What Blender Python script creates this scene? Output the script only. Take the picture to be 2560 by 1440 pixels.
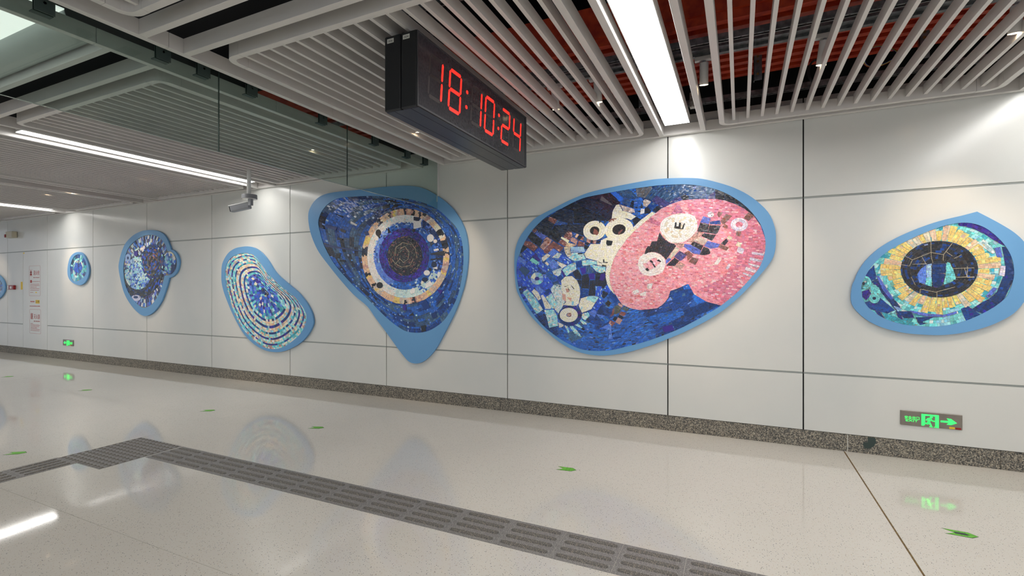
import bpy, bmesh, math, random
from mathutils import Vector, Matrix
from mathutils.geometry import tessellate_polygon
random.seed(7)
S = bpy.context.scene
COL = S.collection
for o in list(bpy.data.objects): bpy.data.objects.remove(o)

# ---------------------------------------------------------------- camera, world, exposure
CAM_Y, CAM_Z, YAW, FPX = -5.216, 1.45, math.radians(25.1), 1217.0
cd = bpy.data.cameras.new('camera'); cam = bpy.data.objects.new('camera', cd); COL.objects.link(cam)
cam.location = (0, CAM_Y, CAM_Z); cam.rotation_euler = (math.pi/2, 0, YAW)
cd.sensor_width = 36; cd.lens = FPX/2560*36; cd.shift_y = 4/2560; cd.clip_start = .05; cd.clip_end = 100
S.camera = cam
W = bpy.data.worlds.new('world'); S.world = W; W.use_nodes = True
W.node_tree.nodes['Background'].inputs[0].default_value = (.80, .86, .95, 1)
W.node_tree.nodes['Background'].inputs[1].default_value = .35
vs = S.view_settings
vs.view_transform = 'Standard'; vs.look = 'None'; vs.gamma = 1; vs.use_curve_mapping = False
vs.exposure = 0.95
PANEL_E = 8.0      # strength of the ceiling light diffusers
SPOT_E = 30.0      # watts of each track spot
S.cycles.max_bounces = 8; S.cycles.diffuse_bounces = 4; S.cycles.glossy_bounces = 4
S.cycles.transparent_max_bounces = 12; S.cycles.sample_clamp_indirect = 4
S.cycles.caustics_reflective = False; S.cycles.caustics_refractive = False

# a photo point on a vertical plane y = Y of the hall, as real metres (x, z)
def wp(x, y, Y=-.036):
    a = math.atan((x-1280)/FPX) - YAW
    X = (Y-CAM_Y)*math.tan(a)
    d = (Y-CAM_Y)*math.cos(YAW) - X*math.sin(YAW)
    return X, CAM_Z + (724-y)*d/FPX

# ---------------------------------------------------------------- materials
def lin(c):
    return tuple((v/255/12.92 if v/255 <= .04045 else ((v/255+.055)/1.055)**2.4) for v in c)
def mat(name, c, rough=.5, metal=0, spec=.5, emit=None, es=0, coat=0):
    m = bpy.data.materials.new(name); m.use_nodes = True
    b = m.node_tree.nodes['Principled BSDF']
    b.inputs['Base Color'].default_value = (*lin(c), 1)
    b.inputs['Roughness'].default_value = rough; b.inputs['Metallic'].default_value = metal
    b.inputs['Specular IOR Level'].default_value = spec
    b.inputs['Coat Weight'].default_value = coat
    if emit: b.inputs['Emission Color'].default_value = (*lin(emit), 1); b.inputs['Emission Strength'].default_value = es
    return m
def nodes(m): return m.node_tree.nodes, m.node_tree.links, m.node_tree.nodes['Principled BSDF']
def noisy(m, c1, c2, scale, detail=3, lo=.35, hi=.65, bump=0):
    n, l, b = nodes(m)
    tc = n.new('ShaderNodeTexCoord'); t = n.new('ShaderNodeTexNoise'); r = n.new('ShaderNodeValToRGB')
    t.inputs['Scale'].default_value = scale; t.inputs['Detail'].default_value = detail
    r.color_ramp.elements[0].position = lo; r.color_ramp.elements[1].position = hi
    r.color_ramp.elements[0].color = (*lin(c1), 1); r.color_ramp.elements[1].color = (*lin(c2), 1)
    l.new(tc.outputs['Object'], t.inputs['Vector']); l.new(t.outputs['Fac'], r.inputs['Fac']); l.new(r.outputs['Color'], b.inputs['Base Color'])
    if bump:
        bp = n.new('ShaderNodeBump'); bp.inputs['Strength'].default_value = bump; bp.inputs['Distance'].default_value = .002
        l.new(t.outputs['Fac'], bp.inputs['Height']); l.new(bp.outputs['Normal'], b.inputs['Normal'])
    return m
M = {}
M['panel'] = noisy(mat('white_enamel_panel', (216,217,213), .20, spec=.5), (214,216,212), (219,219,214), 1.5)
M['alum'] = noisy(mat('painted_aluminium', (214,211,208), .42), (212,209,206), (217,214,210), 3)
M['profile'] = mat('grey_profile', (158,163,160), .45)
M['dark'] = mat('dark_void', (12,14,16), .8)
M['black'] = mat('plenum_black', (22,24,28), .9)
M['galv'] = noisy(mat('galvanised_steel', (110,114,116), .4, .6), (90,95,98), (135,138,140), 20)
M['red'] = noisy(mat('red_oxide_paint', (165,50,22), .5), (150,36,18), (190,66,30), 14)
M['bluebd'] = mat('sky_blue_board', (104,160,210), .38)
M['clock'] = mat('clock_black', (20,21,24), .45)
M['clockb'] = noisy(mat('clock_underside', (50,52,58), .35), (46,48,54), (56,58,63), 4)
M['face'] = noisy(mat('clock_face', (58,60,66), .16, spec=.6), (50,52,58), (64,66,72), 60)
M['led'] = mat('lit_red_led', (255,40,30), .4, emit=(255,26,18), es=1.9)
M['ledoff'] = mat('unlit_led', (66,60,60), .5)
M['light'] = mat('light_diffuser', (255,255,255), .5, emit=(255,253,250), es=PANEL_E)
M['spotglow'] = mat('spot_lens', (255,240,220), .3, emit=(255,226,190), es=12)
M['whitep'] = mat('white_plastic', (220,220,218), .35)
M['greyp'] = mat('grey_plastic', (150,152,156), .4)
M['lens'] = mat('camera_lens_black', (22,22,24), .12)
M['steel'] = noisy(mat('bronze_steel', (135,127,118), .35, .35), (128,120,112), (142,134,124), 9)
M['green'] = mat('lit_green', (60,255,110), .4, emit=(50,255,100), es=.62)
M['redp'] = mat('red_plastic', (150,22,28), .35)
M['redink'] = mat('red_ink', (178,76,70), .6)
M['yellow'] = mat('yellow_label', (232,196,40), .5)
M['inkblack'] = mat('black_ink', (40,40,42), .6)
M['paper'] = mat('paper_label', (205,205,196), .6)
M['beige'] = mat('beige_plastic', (200,192,170), .45)
M['brass'] = noisy(mat('aged_brass', (120,92,48), .4, .5), (104,78,40), (150,118,66), 40)
M['cable'] = mat('black_cable', (32,36,38), .6)
M['clamp'] = mat('dark_green_steel', (62,76,72), .5, .3)
M['sticker'] = mat('green_sticker', (112,196,58), .5)
M['stickerline'] = mat('sticker_line', (52,84,44), .6)
M['lime'] = mat('pale_curved_panel', (196,202,200), .4)
M['perf'] = mat('lit_perforated_panel', (250,250,245), .4, emit=(255,255,250), es=.5)
M['smoke'] = mat('groutline', (150,146,140), .7)
# polished terrazzo
m = mat('polished_terrazzo', (205,200,190), .05, spec=.55); n, l, b = nodes(m); M['floor'] = m
tc = n.new('ShaderNodeTexCoord')
big = n.new('ShaderNodeTexNoise'); big.inputs['Scale'].default_value = .7; big.inputs['Detail'].default_value = 4
base = n.new('ShaderNodeValToRGB'); base.color_ramp.elements[0].color = (*lin((214,209,199)), 1); base.color_ramp.elements[1].color = (*lin((224,218,207)), 1)
l.new(tc.outputs['Object'], big.inputs['Vector']); l.new(big.outputs['Fac'], base.inputs['Fac'])
cur = base.outputs['Color']
for sc, rad, col, keep in ((75, .17, (120,122,124), .55), (60, .13, (72,74,78), .38), (120, .22, (196,176,150), .5)):
    v = n.new('ShaderNodeTexVoronoi'); v.inputs['Scale'].default_value = sc
    l.new(tc.outputs['Object'], v.inputs['Vector'])
    lt = n.new('ShaderNodeMath'); lt.operation = 'LESS_THAN'; lt.inputs[1].default_value = rad; l.new(v.outputs['Distance'], lt.inputs[0])
    sx = n.new('ShaderNodeSeparateColor'); l.new(v.outputs['Color'], sx.inputs['Color'])
    k = n.new('ShaderNodeMath'); k.operation = 'LESS_THAN'; k.inputs[1].default_value = keep; l.new(sx.outputs['Red'], k.inputs[0])
    mu = n.new('ShaderNodeMath'); mu.operation = 'MULTIPLY'; l.new(lt.outputs[0], mu.inputs[0]); l.new(k.outputs[0], mu.inputs[1])
    mx = n.new('ShaderNodeMix'); mx.data_type = 'RGBA'; mx.inputs['B'].default_value = (*lin(col), 1)
    l.new(mu.outputs[0], mx.inputs['Factor']); l.new(cur, mx.inputs['A']); cur = mx.outputs['Result']
l.new(cur, b.inputs['Base Color'])
w2 = n.new('ShaderNodeTexNoise'); w2.inputs['Scale'].default_value = 1.1; w2.inputs['Detail'].default_value = 1
l.new(tc.outputs['Object'], w2.inputs['Vector'])
bp = n.new('ShaderNodeBump'); bp.inputs['Strength'].default_value = .5; bp.inputs['Distance'].default_value = .004
l.new(w2.outputs['Fac'], bp.inputs['Height']); l.new(bp.outputs['Normal'], b.inputs['Normal'])
# granite
def granite(name, pal, scale, rough):
    m = mat(name, pal[0], rough); n, l, b = nodes(m)
    tc = n.new('ShaderNodeTexCoord'); v = n.new('ShaderNodeTexVoronoi'); v.inputs['Scale'].default_value = scale
    s = n.new('ShaderNodeSeparateColor'); r = n.new('ShaderNodeValToRGB'); r.color_ramp.interpolation = 'CONSTANT'
    e = r.color_ramp.elements
    for i, c in enumerate(pal):
        q = e[i] if i < 2 else e.new(i/len(pal))
        q.position = i/len(pal); q.color = (*lin(c), 1)
    l.new(tc.outputs['Object'], v.inputs['Vector']); l.new(v.outputs['Color'], s.inputs['Color']); l.new(s.outputs['Green'], r.inputs['Fac'])
    nz = n.new('ShaderNodeTexNoise'); nz.inputs['Scale'].default_value = 1.3; l.new(tc.outputs['Object'], nz.inputs['Vector'])
    mx = n.new('ShaderNodeMix'); mx.data_type = 'RGBA'; mx.blend_type = 'MULTIPLY'; mx.inputs['Factor'].default_value = .55
    r2 = n.new('ShaderNodeValToRGB'); r2.color_ramp.elements[0].color = (.55,.55,.56,1); r2.color_ramp.elements[1].color = (1,.96,.88,1)
    l.new(nz.outputs['Fac'], r2.inputs['Fac']); l.new(r.outputs['Color'], mx.inputs['A']); l.new(r2.outputs['Color'], mx.inputs['B'])
    l.new(mx.outputs['Result'], b.inputs['Base Color'])
    return m
M['granite'] = granite('flamed_granite', [(94,92,86),(160,152,138),(120,118,112),(182,174,158),(70,70,68),(142,134,120),(110,108,104)], 150, .6)
M['tactile'] = granite('grey_tactile_stone', [(138,136,136),(128,126,125),(146,144,143),(120,118,117),(186,182,176),(134,131,129)], 420, .5)
M['tactbar'] = granite('ribbed_bar_stone', [(112,108,104),(100,97,94),(122,118,114),(94,91,88),(172,162,146),(106,103,99)], 330, .55)
# tesserae: colour per piece, fine streaks
def tessera(name, rough, use_attr=True, c=(255,255,255)):
    m = mat(name, c, rough, spec=.6); n, l, b = nodes(m)
    tc = n.new('ShaderNodeTexCoord'); t = n.new('ShaderNodeTexNoise'); t.inputs['Scale'].default_value = 90; t.inputs['Detail'].default_value = 2
    r = n.new('ShaderNodeValToRGB'); r.color_ramp.elements[0].color = (.72,.72,.72,1); r.color_ramp.elements[1].color = (1,1,1,1)
    r.color_ramp.elements[0].position = .3; r.color_ramp.elements[1].position = .6
    l.new(tc.outputs['Object'], t.inputs['Vector']); l.new(t.outputs['Fac'], r.inputs['Fac'])
    mx = n.new('ShaderNodeMix'); mx.data_type = 'RGBA'; mx.blend_type = 'MULTIPLY'; mx.inputs['Factor'].default_value = 1
    a = n.new('ShaderNodeAttribute'); a.attribute_name = 'Col'; l.new(a.outputs['Color'], mx.inputs['A'])
    l.new(r.outputs['Color'], mx.inputs['B']); l.new(mx.outputs['Result'], b.inputs['Base Color'])
    return m
M['tess'] = tessera('glass_tesserae', .16)
# glass of the smoke barrier
m = bpy.data.materials.new('smoke_barrier_glass'); m.use_nodes = True; n, l = m.node_tree.nodes, m.node_tree.links
n.remove(n['Principled BSDF']); out = n['Material Output']
tr = n.new('ShaderNodeBsdfTransparent'); tr.inputs[0].default_value = (.80,.865,.84,1)
gl = n.new('ShaderNodeBsdfGlossy'); gl.inputs['Roughness'].default_value = .02
fr = n.new('ShaderNodeValue'); fr.outputs[0].default_value = .045
mx = n.new('ShaderNodeMixShader'); l.new(fr.outputs[0], mx.inputs[0]); l.new(tr.outputs[0], mx.inputs[1]); l.new(gl.outputs[0], mx.inputs[2]); l.new(mx.outputs[0], out.inputs[0])
M['glass'] = m
M['glassedge'] = mat('polished_glass_edge', (150,165,158), .15, spec=.8)

# ---------------------------------------------------------------- mesh helpers
class MB:
    def __init__(s): s.v = []; s.f = []; s.c = []
    def box(s, x0, x1, y0, y1, z0, z1):
        b = len(s.v)
        s.v += [(x,y,z) for z in (z0,z1) for y in (y0,y1) for x in (x0,x1)]
        s.f += [tuple(b+i for i in q) for q in ((0,2,3,1),(4,5,7,6),(0,1,5,4),(2,6,7,3),(0,4,6,2),(1,3,7,5))]
        return s
    def prism(s, pts, p0, p1, axis='y', holes=None):
        """pts: outline (u, w); extruded between p0 (front) and p1 along the axis"""
        def co(u, w, p): return {'y':(u,p,w), 'x':(p,u,w), 'z':(u,w,p)}[axis]
        loops = [pts] + (holes or [])
        flat = [p for lp in loops for p in lp]
        b = len(s.v); nn = len(flat)
        s.v += [co(u,w,p0) for u,w in flat] + [co(u,w,p1) for u,w in flat]
        tris = tessellate_polygon([[Vector((u,w,0)) for u,w in lp] for lp in loops])
        for t in tris: s.f.append(tuple(b+i for i in t)); s.f.append(tuple(b+nn+i for i in reversed(t)))
        k = 0
        for lp in loops:
            L = len(lp)
            for i in range(L):
                j = (i+1) % L
                s.f.append((b+k+i, b+k+j, b+nn+k+j, b+nn+k+i))
            k += L
        return s
    def cyl(s, p0, p1, r0, r1=None, n=14, caps=True):
        r1 = r0 if r1 is None else r1
        p0, p1 = Vector(p0), Vector(p1); d = (p1-p0).normalized()
        a = d.orthogonal().normalized(); c = d.cross(a); b = len(s.v)
        for p, r in ((p0,r0),(p1,r1)):
            for i in range(n):
                t = 2*math.pi*i/n; s.v.append(tuple(p + a*(r*math.cos(t)) + c*(r*math.sin(t))))
        for i in range(n):
            j = (i+1) % n; s.f.append((b+i, b+j, b+n+j, b+n+i))
        if caps: s.f.append(tuple(b+i for i in reversed(range(n)))); s.f.append(tuple(b+n+i for i in range(n)))
        return s
    def tube(s, pts, r, n=8):
        for a, c in zip(pts, pts[1:]): s.cyl(a, c, r, n=n)
        return s
    def mesh(s, name, m, recalc=True):
        me = bpy.data.meshes.new(name); me.from_pydata(s.v, [], s.f)
        if s.c:
            at = me.color_attributes.new('Col', 'FLOAT_COLOR', 'POINT')
            at.data.foreach_set('color', [x for c in s.c for x in c])
        if recalc:
            bm = bmesh.new(); bm.from_mesh(me); bmesh.ops.recalc_face_normals(bm, faces=bm.faces); bm.to_mesh(me); bm.free()
        me.materials.append(m); me.validate()
        return me
    def obj(s, name, m, parent=None, recalc=True): return link(name, s.mesh(name, m, recalc), parent)
def link(name, me, parent=None, loc=None):
    o = bpy.data.objects.new(name, me); COL.objects.link(o)
    if parent: o.parent = parent
    if loc: o.location = loc
    return o
def tag(o, label, cat, group=None):
    o['label'] = label; o['category'] = cat
    if group: o['group'] = group
    return o
def struct(o, label=None):
    o['kind'] = 'structure'
    if label: o['label'] = label
    return o
def empty(name, loc=(0,0,0)):
    o = bpy.data.objects.new(name, None); COL.objects.link(o); o.location = loc; o.empty_display_size = .1
    return o
def smooth(o):
    for p in o.data.polygons: p.use_smooth = True
    return o
def bevel(o, w=.002, seg=1):
    md = o.modifiers.new('bevel', 'BEVEL'); md.width = w; md.segments = seg; md.limit_method = 'ANGLE'; md.angle_limit = .7
    return o
def text_mesh(body, size, name, m, parent, loc, rot=(math.pi/2,0,0), depth=.0006, width=None):
    c = bpy.data.curves.new('t', 'FONT'); c.body = body; c.size = size; c.extrude = depth; c.resolution_u = 2
    o = bpy.data.objects.new('t', c); COL.objects.link(o); bpy.context.view_layer.update()
    me = bpy.data.meshes.new_from_object(o.evaluated_get(bpy.context.evaluated_depsgraph_get()))
    bpy.data.objects.remove(o)
    if width:
        xs = [v.co.x for v in me.vertices]; k = width/(max(xs)-min(xs)); x0 = min(xs)
        for v in me.vertices: v.co.x = (v.co.x-x0)*k
    me.materials.clear(); me.materials.append(m)
    t = link(name, me, parent, loc); t.rotation_euler = rot
    return t

# ================================================================= FLOOR
fl = MB().box(-19, 7.5, -11, .02, -.08, -.012).obj('floor', M['smoke']); struct(fl, 'polished pale terrazzo floor with dark specks')
G = .0022
xsf = [-19, -15.98, -10.66, -5.325, .845, 7.5]
for i in range(5):
    for (a, c) in ((-11, -3.582), (-3.582, .012)):
        o = MB().box(xsf[i]+G/2, xsf[i+1]-G/2, a+G/2, c-G/2, -.012, 0).obj('floor_slab', M['floor'], fl)
tag(MB().box(.840, .850, -2.42, -.01, -.0115, .0008).obj('brass_divider_strip', M['brass']), 'dark brass divider strip set in the floor, running from the wall to the tactile path', 'floor strip')

# tactile paving
tac = tag(empty('tactile_path', (-.5,-2.58,0)), 'grey tactile guide path of ribbed and dotted stone tiles across the floor', 'tactile paving')
def pill(cx, cy, L, w, z0, z1, ax):
    """raised bar with round ends and chamfered sides"""
    mb = MB(); n = 5
    def ring(r, l, z):
        p = []
        for s_, a0 in ((1,-math.pi/2), (-1, math.pi/2)):
            for i in range(n+1):
                t = a0 + math.pi*i/n
                u, v = s_*(l/2-r) + r*math.cos(t), r*math.sin(t)
                p.append((cx+u, cy+v, z) if ax == 'x' else (cx-v, cy+u, z))
        return p
    a = ring(w/2, L, z0); c = ring(w/2-.004, L-.008, z1); mb.v = a + c; k = len(a)
    mb.f = [(i, (i+1) % k, k+(i+1) % k, k+i) for i in range(k)] + [tuple(range(k, 2*k))]
    return mb
P = .338
base_h = MB().box(-P/2+.001, P/2-.001, -.1565, .1565, -.006, .0015).mesh('tile_base', M['tactile'])
base_v = MB().box(-.1565, .1565, -P/2+.001, P/2-.001, -.006, .0015).mesh('tile_base', M['tactile'])
base_q = MB().box(-.1595, .1595, -.1595, .1595, -.006, .0015).mesh('tile_base', M['tactile'])
bar_h = pill(0, 0, .292, .034, .0015, .0065, 'x').mesh('rib', M['tactbar'])
bar_v = pill(0, 0, .292, .034, .0015, .0065, 'y').mesh('rib', M['tactbar'])
dmb = MB()
dmb.cyl((0,0,.0015), (0,0,.0065), .0165, .011, n=10)
dot = dmb.mesh('stud', M['tactbar'])
x = -4.655 + P/2
while x < 3.2:
    t = link('ribbed_tile', base_h, tac, (x+.5, -.0125, 0))
    for k in range(4): link('rib', bar_h, t, (0, -.1125+.075*k, 0))
    x += P
y = -3.075 - P/2
while y > -6.0:
    t = link('ribbed_tile', base_v, tac, (-5.177+.5, y+2.58, 0))
    for k in range(4): link('rib', bar_v, t, (-.1125+.075*k, 0, 0))
    y -= P
for i in range(2):
    for j in range(2):
        t = link('dotted_tile', base_q, tac, (-5.155+.32*i+.5, -2.915+.32*j+2.58, 0))
        for a in range(6):
            for c in range(6): link('stud', dot, t, (-.133+.0532*a, -.133+.0532*c, 0))

# green arrow stickers
def arrow_sticker(x, y, sc, rot, label, core=False):
    o = empty('arrow_sticker', (x, y, .0004)); o.rotation_euler = (0,0,rot); o.scale = (sc,sc,1)
    out = [(-.085,.04),(-.03,0),(-.085,-.04),(.045,-.04),(.085,0),(.045,.04)]
    MB().prism(out, 0, .0005, 'z').obj('arrow_border', M['stickerline'], o)
    sh = [(a*.93+.001, c*.9) for a, c in out]
    MB().prism(sh, .0006, .0008, 'z').obj('arrow_face', M['sticker'], o)
    g = MB()
    for k in range(-2, 5):
        g.box(-.03+k*.028-.0008, -.03+k*.028+.0008, -.036, .036, .0009, .001) if k < 3 and k > 0 else None
    g.box(-.02, .07, -.0008, .0008, .0009, .001)
    g.obj('arrow_grid_lines', M['stickerline'], o)
    if core: MB().prism([(-.03,.014),(.02,.017),(.045,0),(.02,-.017),(-.03,-.014)], .0011, .0014, 'z').obj('dark_core', M['clamp'], o)
    return tag(o, label, 'floor sticker', 'green arrow stickers on the floor')
for a in ((1.187,-1.468,.95,-.05,'green arrow floor sticker with a dark core, beside the brass strip',True),
          (-1.268,-1.467,.95,.12,'green arrow floor sticker in front of the big pink mosaic',False),
          (-4.025,-1.455,.95,.35,'green arrow floor sticker in front of the striped bean mosaic',False),
          (-5.77,-1.475,.95,.5,'small green arrow floor sticker, second left of the striped bean mosaic',False),
          (-8.54,-1.465,.95,.6,'faint small green arrow floor sticker between plinth and far floor joint',False),
          (-11.04,-1.43,.95,.6,'farthest green arrow floor sticker at the left photo edge',False),
          (-5.81,-3.17,.95,.6,'green arrow floor sticker just behind the dotted tactile corner',False)): arrow_sticker(*a)

# ================================================================= WALL BACK
wall = MB().box(-20, 7.5, .03, .25, -.05, 4.4).obj('wall_back', M['dark']); struct(wall, 'wall clad in white enamelled panels with grey reveals')
xs = [-19.0, -17.07, -15.25, -13.43, -11.62, -9.80, -7.964, -6.132, -4.31, -2.504, -.673, .530, 2.35, 4.17, 5.99, 7.5]
VG = .0055
def panel(x0, x1, z0, z1, parent=wall, name='wall_panel'):
    o = MB().box(x0+VG, x1-VG, 0, .02, z0, z1).obj(name, M['panel'], parent); bevel(o, .002, 2); return o
for i in range(len(xs)-1):
    a, c = xs[i], xs[i+1]
    panel(a, c, 2.308, 3.22)
    if c == -13.43:
        panel(a, -14.511, .157, .672); panel(a, -14.511, .689, 2.290)
        continue
    panel(a, c, .157, .672); panel(a, c, .689, 2.290)
for i in range(len(xs)-1):
    for z0, z1 in ((.6725,.6885),(2.2905,2.3075)):
        a, c = xs[i]+.004, xs[i+1]-.004
        if z0 < 1 and xs[i] == -15.25: c = -14.515
        MB().box(a, c, .006, .026, z0, z1).obj('reveal_profile', M['profile'], wall)
# plinth of granite blocks
base = MB().box(-19, 7.5, .016, .03, 0, .15).obj('baseboard_back', M['dark'], None); struct(base, 'flamed grey granite plinth along the wall')
jx = [-19,-17.9,-16.4,-14.88,-13.6,-12.23,-10.64,-8.99,-7.21,-6.25,-5.33,-4.42,-3.5,-2.6,-1.7,-.8,.14,.87,1.9,2.9,3.9,4.9,5.9,7.5]
for a, c in zip(jx, jx[1:]):
    o = MB().box(a+.0015, c-.0015, .004, .018, .0008, .153).obj('granite_block', M['granite'], base)
tag(MB().box(.8685,.8745,.0008,.0035,.001,.152).obj('white_joint_sealant', M['paper']), 'thin pale sealant line on the plinth above the brass strip', 'sealant')
st = MB().prism([(1.02,.15),(1.075,.15),(1.08,.11),(1.065,.075),(1.035,.05),(1.0,.045),(.985,.075),(.99,.1),(1.02,.105)], .0025, .0036).obj('dark_stain', M['clamp'])
tag(st, 'dark hooked stain patch on the granite plinth right of the brass strip', 'stain')

# hydrant cabinet door in the wall
door = panel(-14.511, -13.43, .157, 2.290, None, 'door_1'); struct(door, 'flush white hydrant cabinet door with red printed notices')
def frame_lines(x0, x1, z0, z1, parent, t=.004):
    mb = MB(); y0, y1 = -.0008, -.0002
    mb.box(x0+.03, x1-.03, y0, y1, z1-t, z1); mb.box(x0+.03, x1-.03, y0, y1, z0, z0+t)
    mb.box(x0, x0+t, y0, y1, z0+.03, z1-.03); mb.box(x1-t, x1, y0, y1, z0+.03, z1-.03)
    for cx, cz, a0 in ((x0+.03,z1-.03,90),(x1-.03,z1-.03,0),(x1-.03,z0+.03,270),(x0+.03,z0+.03,180)):
        pts = [(cx+r*math.cos(math.radians(a0+t_)), cz+r*math.sin(math.radians(a0+t_))) for r, rr in ((.03,range(0,91,15)),(.03-t,range(90,-1,-15))) for t_ in rr]
        mb.prism(pts, y0, y1)
    return mb
def small_print(mb, x0, x1, zs, h=.011):
    rs = random.Random(3)
    for z, x_1 in zs:
        x = x0
        while x < x_1:
            w = rs.uniform(.012,.03); mb.box(x, min(x+w, x1), -.0008, -.0002, z, z+h*rs.uniform(.7,1)); x += w+.006
    return mb
def notice(x0, x1, z0, z1, cn, en, zs, name):
    f = frame_lines(x0, x1, z0, z1, door).obj('notice_border', M['redink'], door)
    text_mesh(cn, .115, 'red_characters', M['redink'], door, (x0+.19, -.0003, z1-.20), width=.27)
    text_mesh(en, .035, 'red_lettering', M['redink'], door, (x0+.19, -.0003, z1-.27), width=.27)
    small_print(MB(), x0+.05, x1-.04, zs).obj('small_print', M['redink'], door)
    return f
notice(-14.225, -13.725, 1.311, 1.972, '消火栓', 'FIRE HYDRANT', [(1.60,-14.1)]+[(1.565-.033*i, -13.78-(.12 if i % 3 == 2 else 0)) for i in range(5)]+[(1.385,-14.05)], 'a')
notice(-14.207, -13.707, .489, 1.017, '灭火器', 'FIRE EXTINGUISHER', [(.70,-14.05)]+[(.67-.03*i, -13.77-(.12 if i % 3 == 2 else 0)) for i in range(5)], 'b')
mb = MB()   # hydrant pictogram
mb.box(-14.19,-14.10,-.0008,-.0002,1.76,1.80); mb.box(-14.165,-14.125,-.0008,-.0002,1.79,1.87); mb.box(-14.19,-14.10,-.0008,-.0002,1.82,1.84); mb.box(-14.205,-14.085,-.0008,-.0002,1.885,1.89); mb.box(-14.205,-14.085,-.0008,-.0002,1.74,1.745)
mb.obj('hydrant_symbol', M['redink'], door)
mb = MB(); mb.box(-14.15,-14.115,-.0008,-.0002,.80,.92); mb.box(-14.10,-14.085,-.0008,-.0002,.80,.93); mb.box(-14.075,-14.06,-.0008,-.0002,.80,.93); mb.box(-14.10,-14.06,-.0008,-.0002,.86,.875); mb.box(-14.14,-14.125,-.0008,-.0002,.92,.94)
mb.obj('extinguisher_symbol', M['redink'], door)
MB().box(-14.18,-14.10,-.0008,-.0002,1.60,1.66).obj('red_tag', M['redink'], door)
small_print(MB(), -14.09, -13.75, [(1.62,-13.75)]).obj('small_print', M['redink'], door)
MB().box(-13.937,-13.76,-.001,-.0002,1.146,1.223).obj('yellow_label', M['yellow'], door)
text_mesh('119', .075, 'label_number', M['inkblack'], door, (-13.925, -.0011, 1.158), width=.15)
small_print(MB(), -14.17, -13.99, [(1.175,-13.99)], .03).obj('small_print', M['redink'], door)
small_print(MB(), -14.2, -13.74, [(1.08,-13.74)], .018).obj('small_print', M['redink'], door)
MB().box(-13.94,-13.88,-.001,-.0002,1.375,1.40).obj('yellow_label', M['yellow'], door)
o = MB().box(-14.50,-14.44,-.0012,-.0002,2.25,2.275).obj('yellow_label', M['yellow'], door)
tag(MB().box(-14.615,-14.525,-.0015,-.0004,1.45,1.625).obj('warning_strip', M['yellow']), 'upright yellow warning strip on the wall at the cabinet door edge', 'label')
# call point, sounder
t = tag(empty('call_point', (-14.99,0,1.50)), 'red manual call point with white window, left of the cabinet door', 'alarm')
bevel(MB().box(-.145,.145,-.045,-.0008,-.048,.048).obj('body', M['redp'], t), .006)
MB().box(-.13,-.08,-.048,-.0452,-.04,.04).obj('white_side', M['whitep'], t); MB().box(-.02,.07,-.048,-.0452,-.03,.025).obj('window', M['whitep'], t)
t = tag(empty('wall_sounder', (-14.92,0,2.69)), 'beige wall sounder with a red strobe, high on the far left wall', 'alarm')
bevel(MB().box(-.15,.16,-.10,-.0008,-.07,.07).obj('body', M['beige'], t), .012, 2); bevel(MB().box(-.172,-.12,-.115,-.03,-.06,.01).obj('strobe', M['redp'], t), .005)

# ================================================================= EXIT SIGNS
def exit_sign(x0, zb, mirror, label):
    t = tag(empty('exit_sign', (x0,0,zb)), label, 'exit sign', 'green emergency exit signs low on the wall')
    Wd, Ht = .410, .124
    bevel(MB().box(0, Wd, -.012, -.0006, 0, Ht).obj('plate', M['steel'], t), .002)
    def fx(u): return Wd-u if mirror else u
    def add(pts, name, m=M['green'], d=.0022):
        pts = [(fx(u), w) for u, w in pts]
        return MB().prism(pts, -.012-d, -.0121).obj(name, m, t)
    # door with a gap for the runner
    add([(.142,.108),(.257,.108),(.257,.0),(.222,.004),(.233,.010),(.233,.095),(.166,.095),(.166,.022),(.158,.010),(.142,.010)], 'door_symbol')
    man = MB()
    def seg(a, c, r0, r1=None): man.prism(caps(a, c, r0, r1 or r0), -.0142, -.0121)
    def caps(a, c, r0, r1):
        a = (fx(a[0]), a[1]); c = (fx(c[0]), c[1]); ang = math.atan2(c[1]-a[1], c[0]-a[0])
        p = [(c[0]+r1*math.cos(ang+math.radians(k)), c[1]+r1*math.sin(ang+math.radians(k))) for k in range(-90,91,30)]
        p += [(a[0]+r0*math.cos(ang+math.radians(k)), a[1]+r0*math.sin(ang+math.radians(k))) for k in range(90,271,30)]
        return p
    man.prism([(fx(.208)+.0095*math.cos(k*math.pi/6), .0865+.0095*math.sin(k*math.pi/6)) for k in range(12)], -.0142, -.0121)
    seg((.197,.070),(.190,.045), .0105, .008); seg((.187,.073),(.176,.060), .005); seg((.202,.070),(.216,.056), .005); seg((.216,.056),(.232,.054), .004)
    seg((.193,.043),(.206,.016), .007,.0055); seg((.188,.042),(.183,.030), .007); seg((.183,.030),(.164,.033), .005)
    seg((.198,.006),(.214,.006), .0035)
    man.obj('running_figure', M['green'], t)
    add([(.269,.052),(.269,.066),(.322,.068),(.308,.088),(.337,.086),(.375,.055),(.337,.036),(.308,.036),(.322,.052)], 'arrow')
    tx = .028 if not mirror else Wd-.128
    text_mesh('安全出口', .030, 'green_characters', M['green'], t, (tx,-.0122,.056), width=.100, depth=.0012)
    text_mesh('EXIT', .024, 'green_lettering', M['green'], t, (tx+.008,-.0122,.034), width=.082, depth=.0012)
    sx = .325 if not mirror else .30
    MB().box(sx,sx+.036,-.0128,-.0121,.004,.020).obj('yellow_label', M['yellow'], t); MB().box(sx+.04,sx+.076,-.0128,-.0121,.002,.018).obj('red_label', M['redp'], t)
    return t
exit_sign(1.249, .290, False, 'green lit exit sign with arrow pointing right, low below the yellow-ringed eye mosaic')
exit_sign(-12.749, .292, True, 'small far green exit sign with arrow pointing left, beside the cabinet door')

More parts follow.
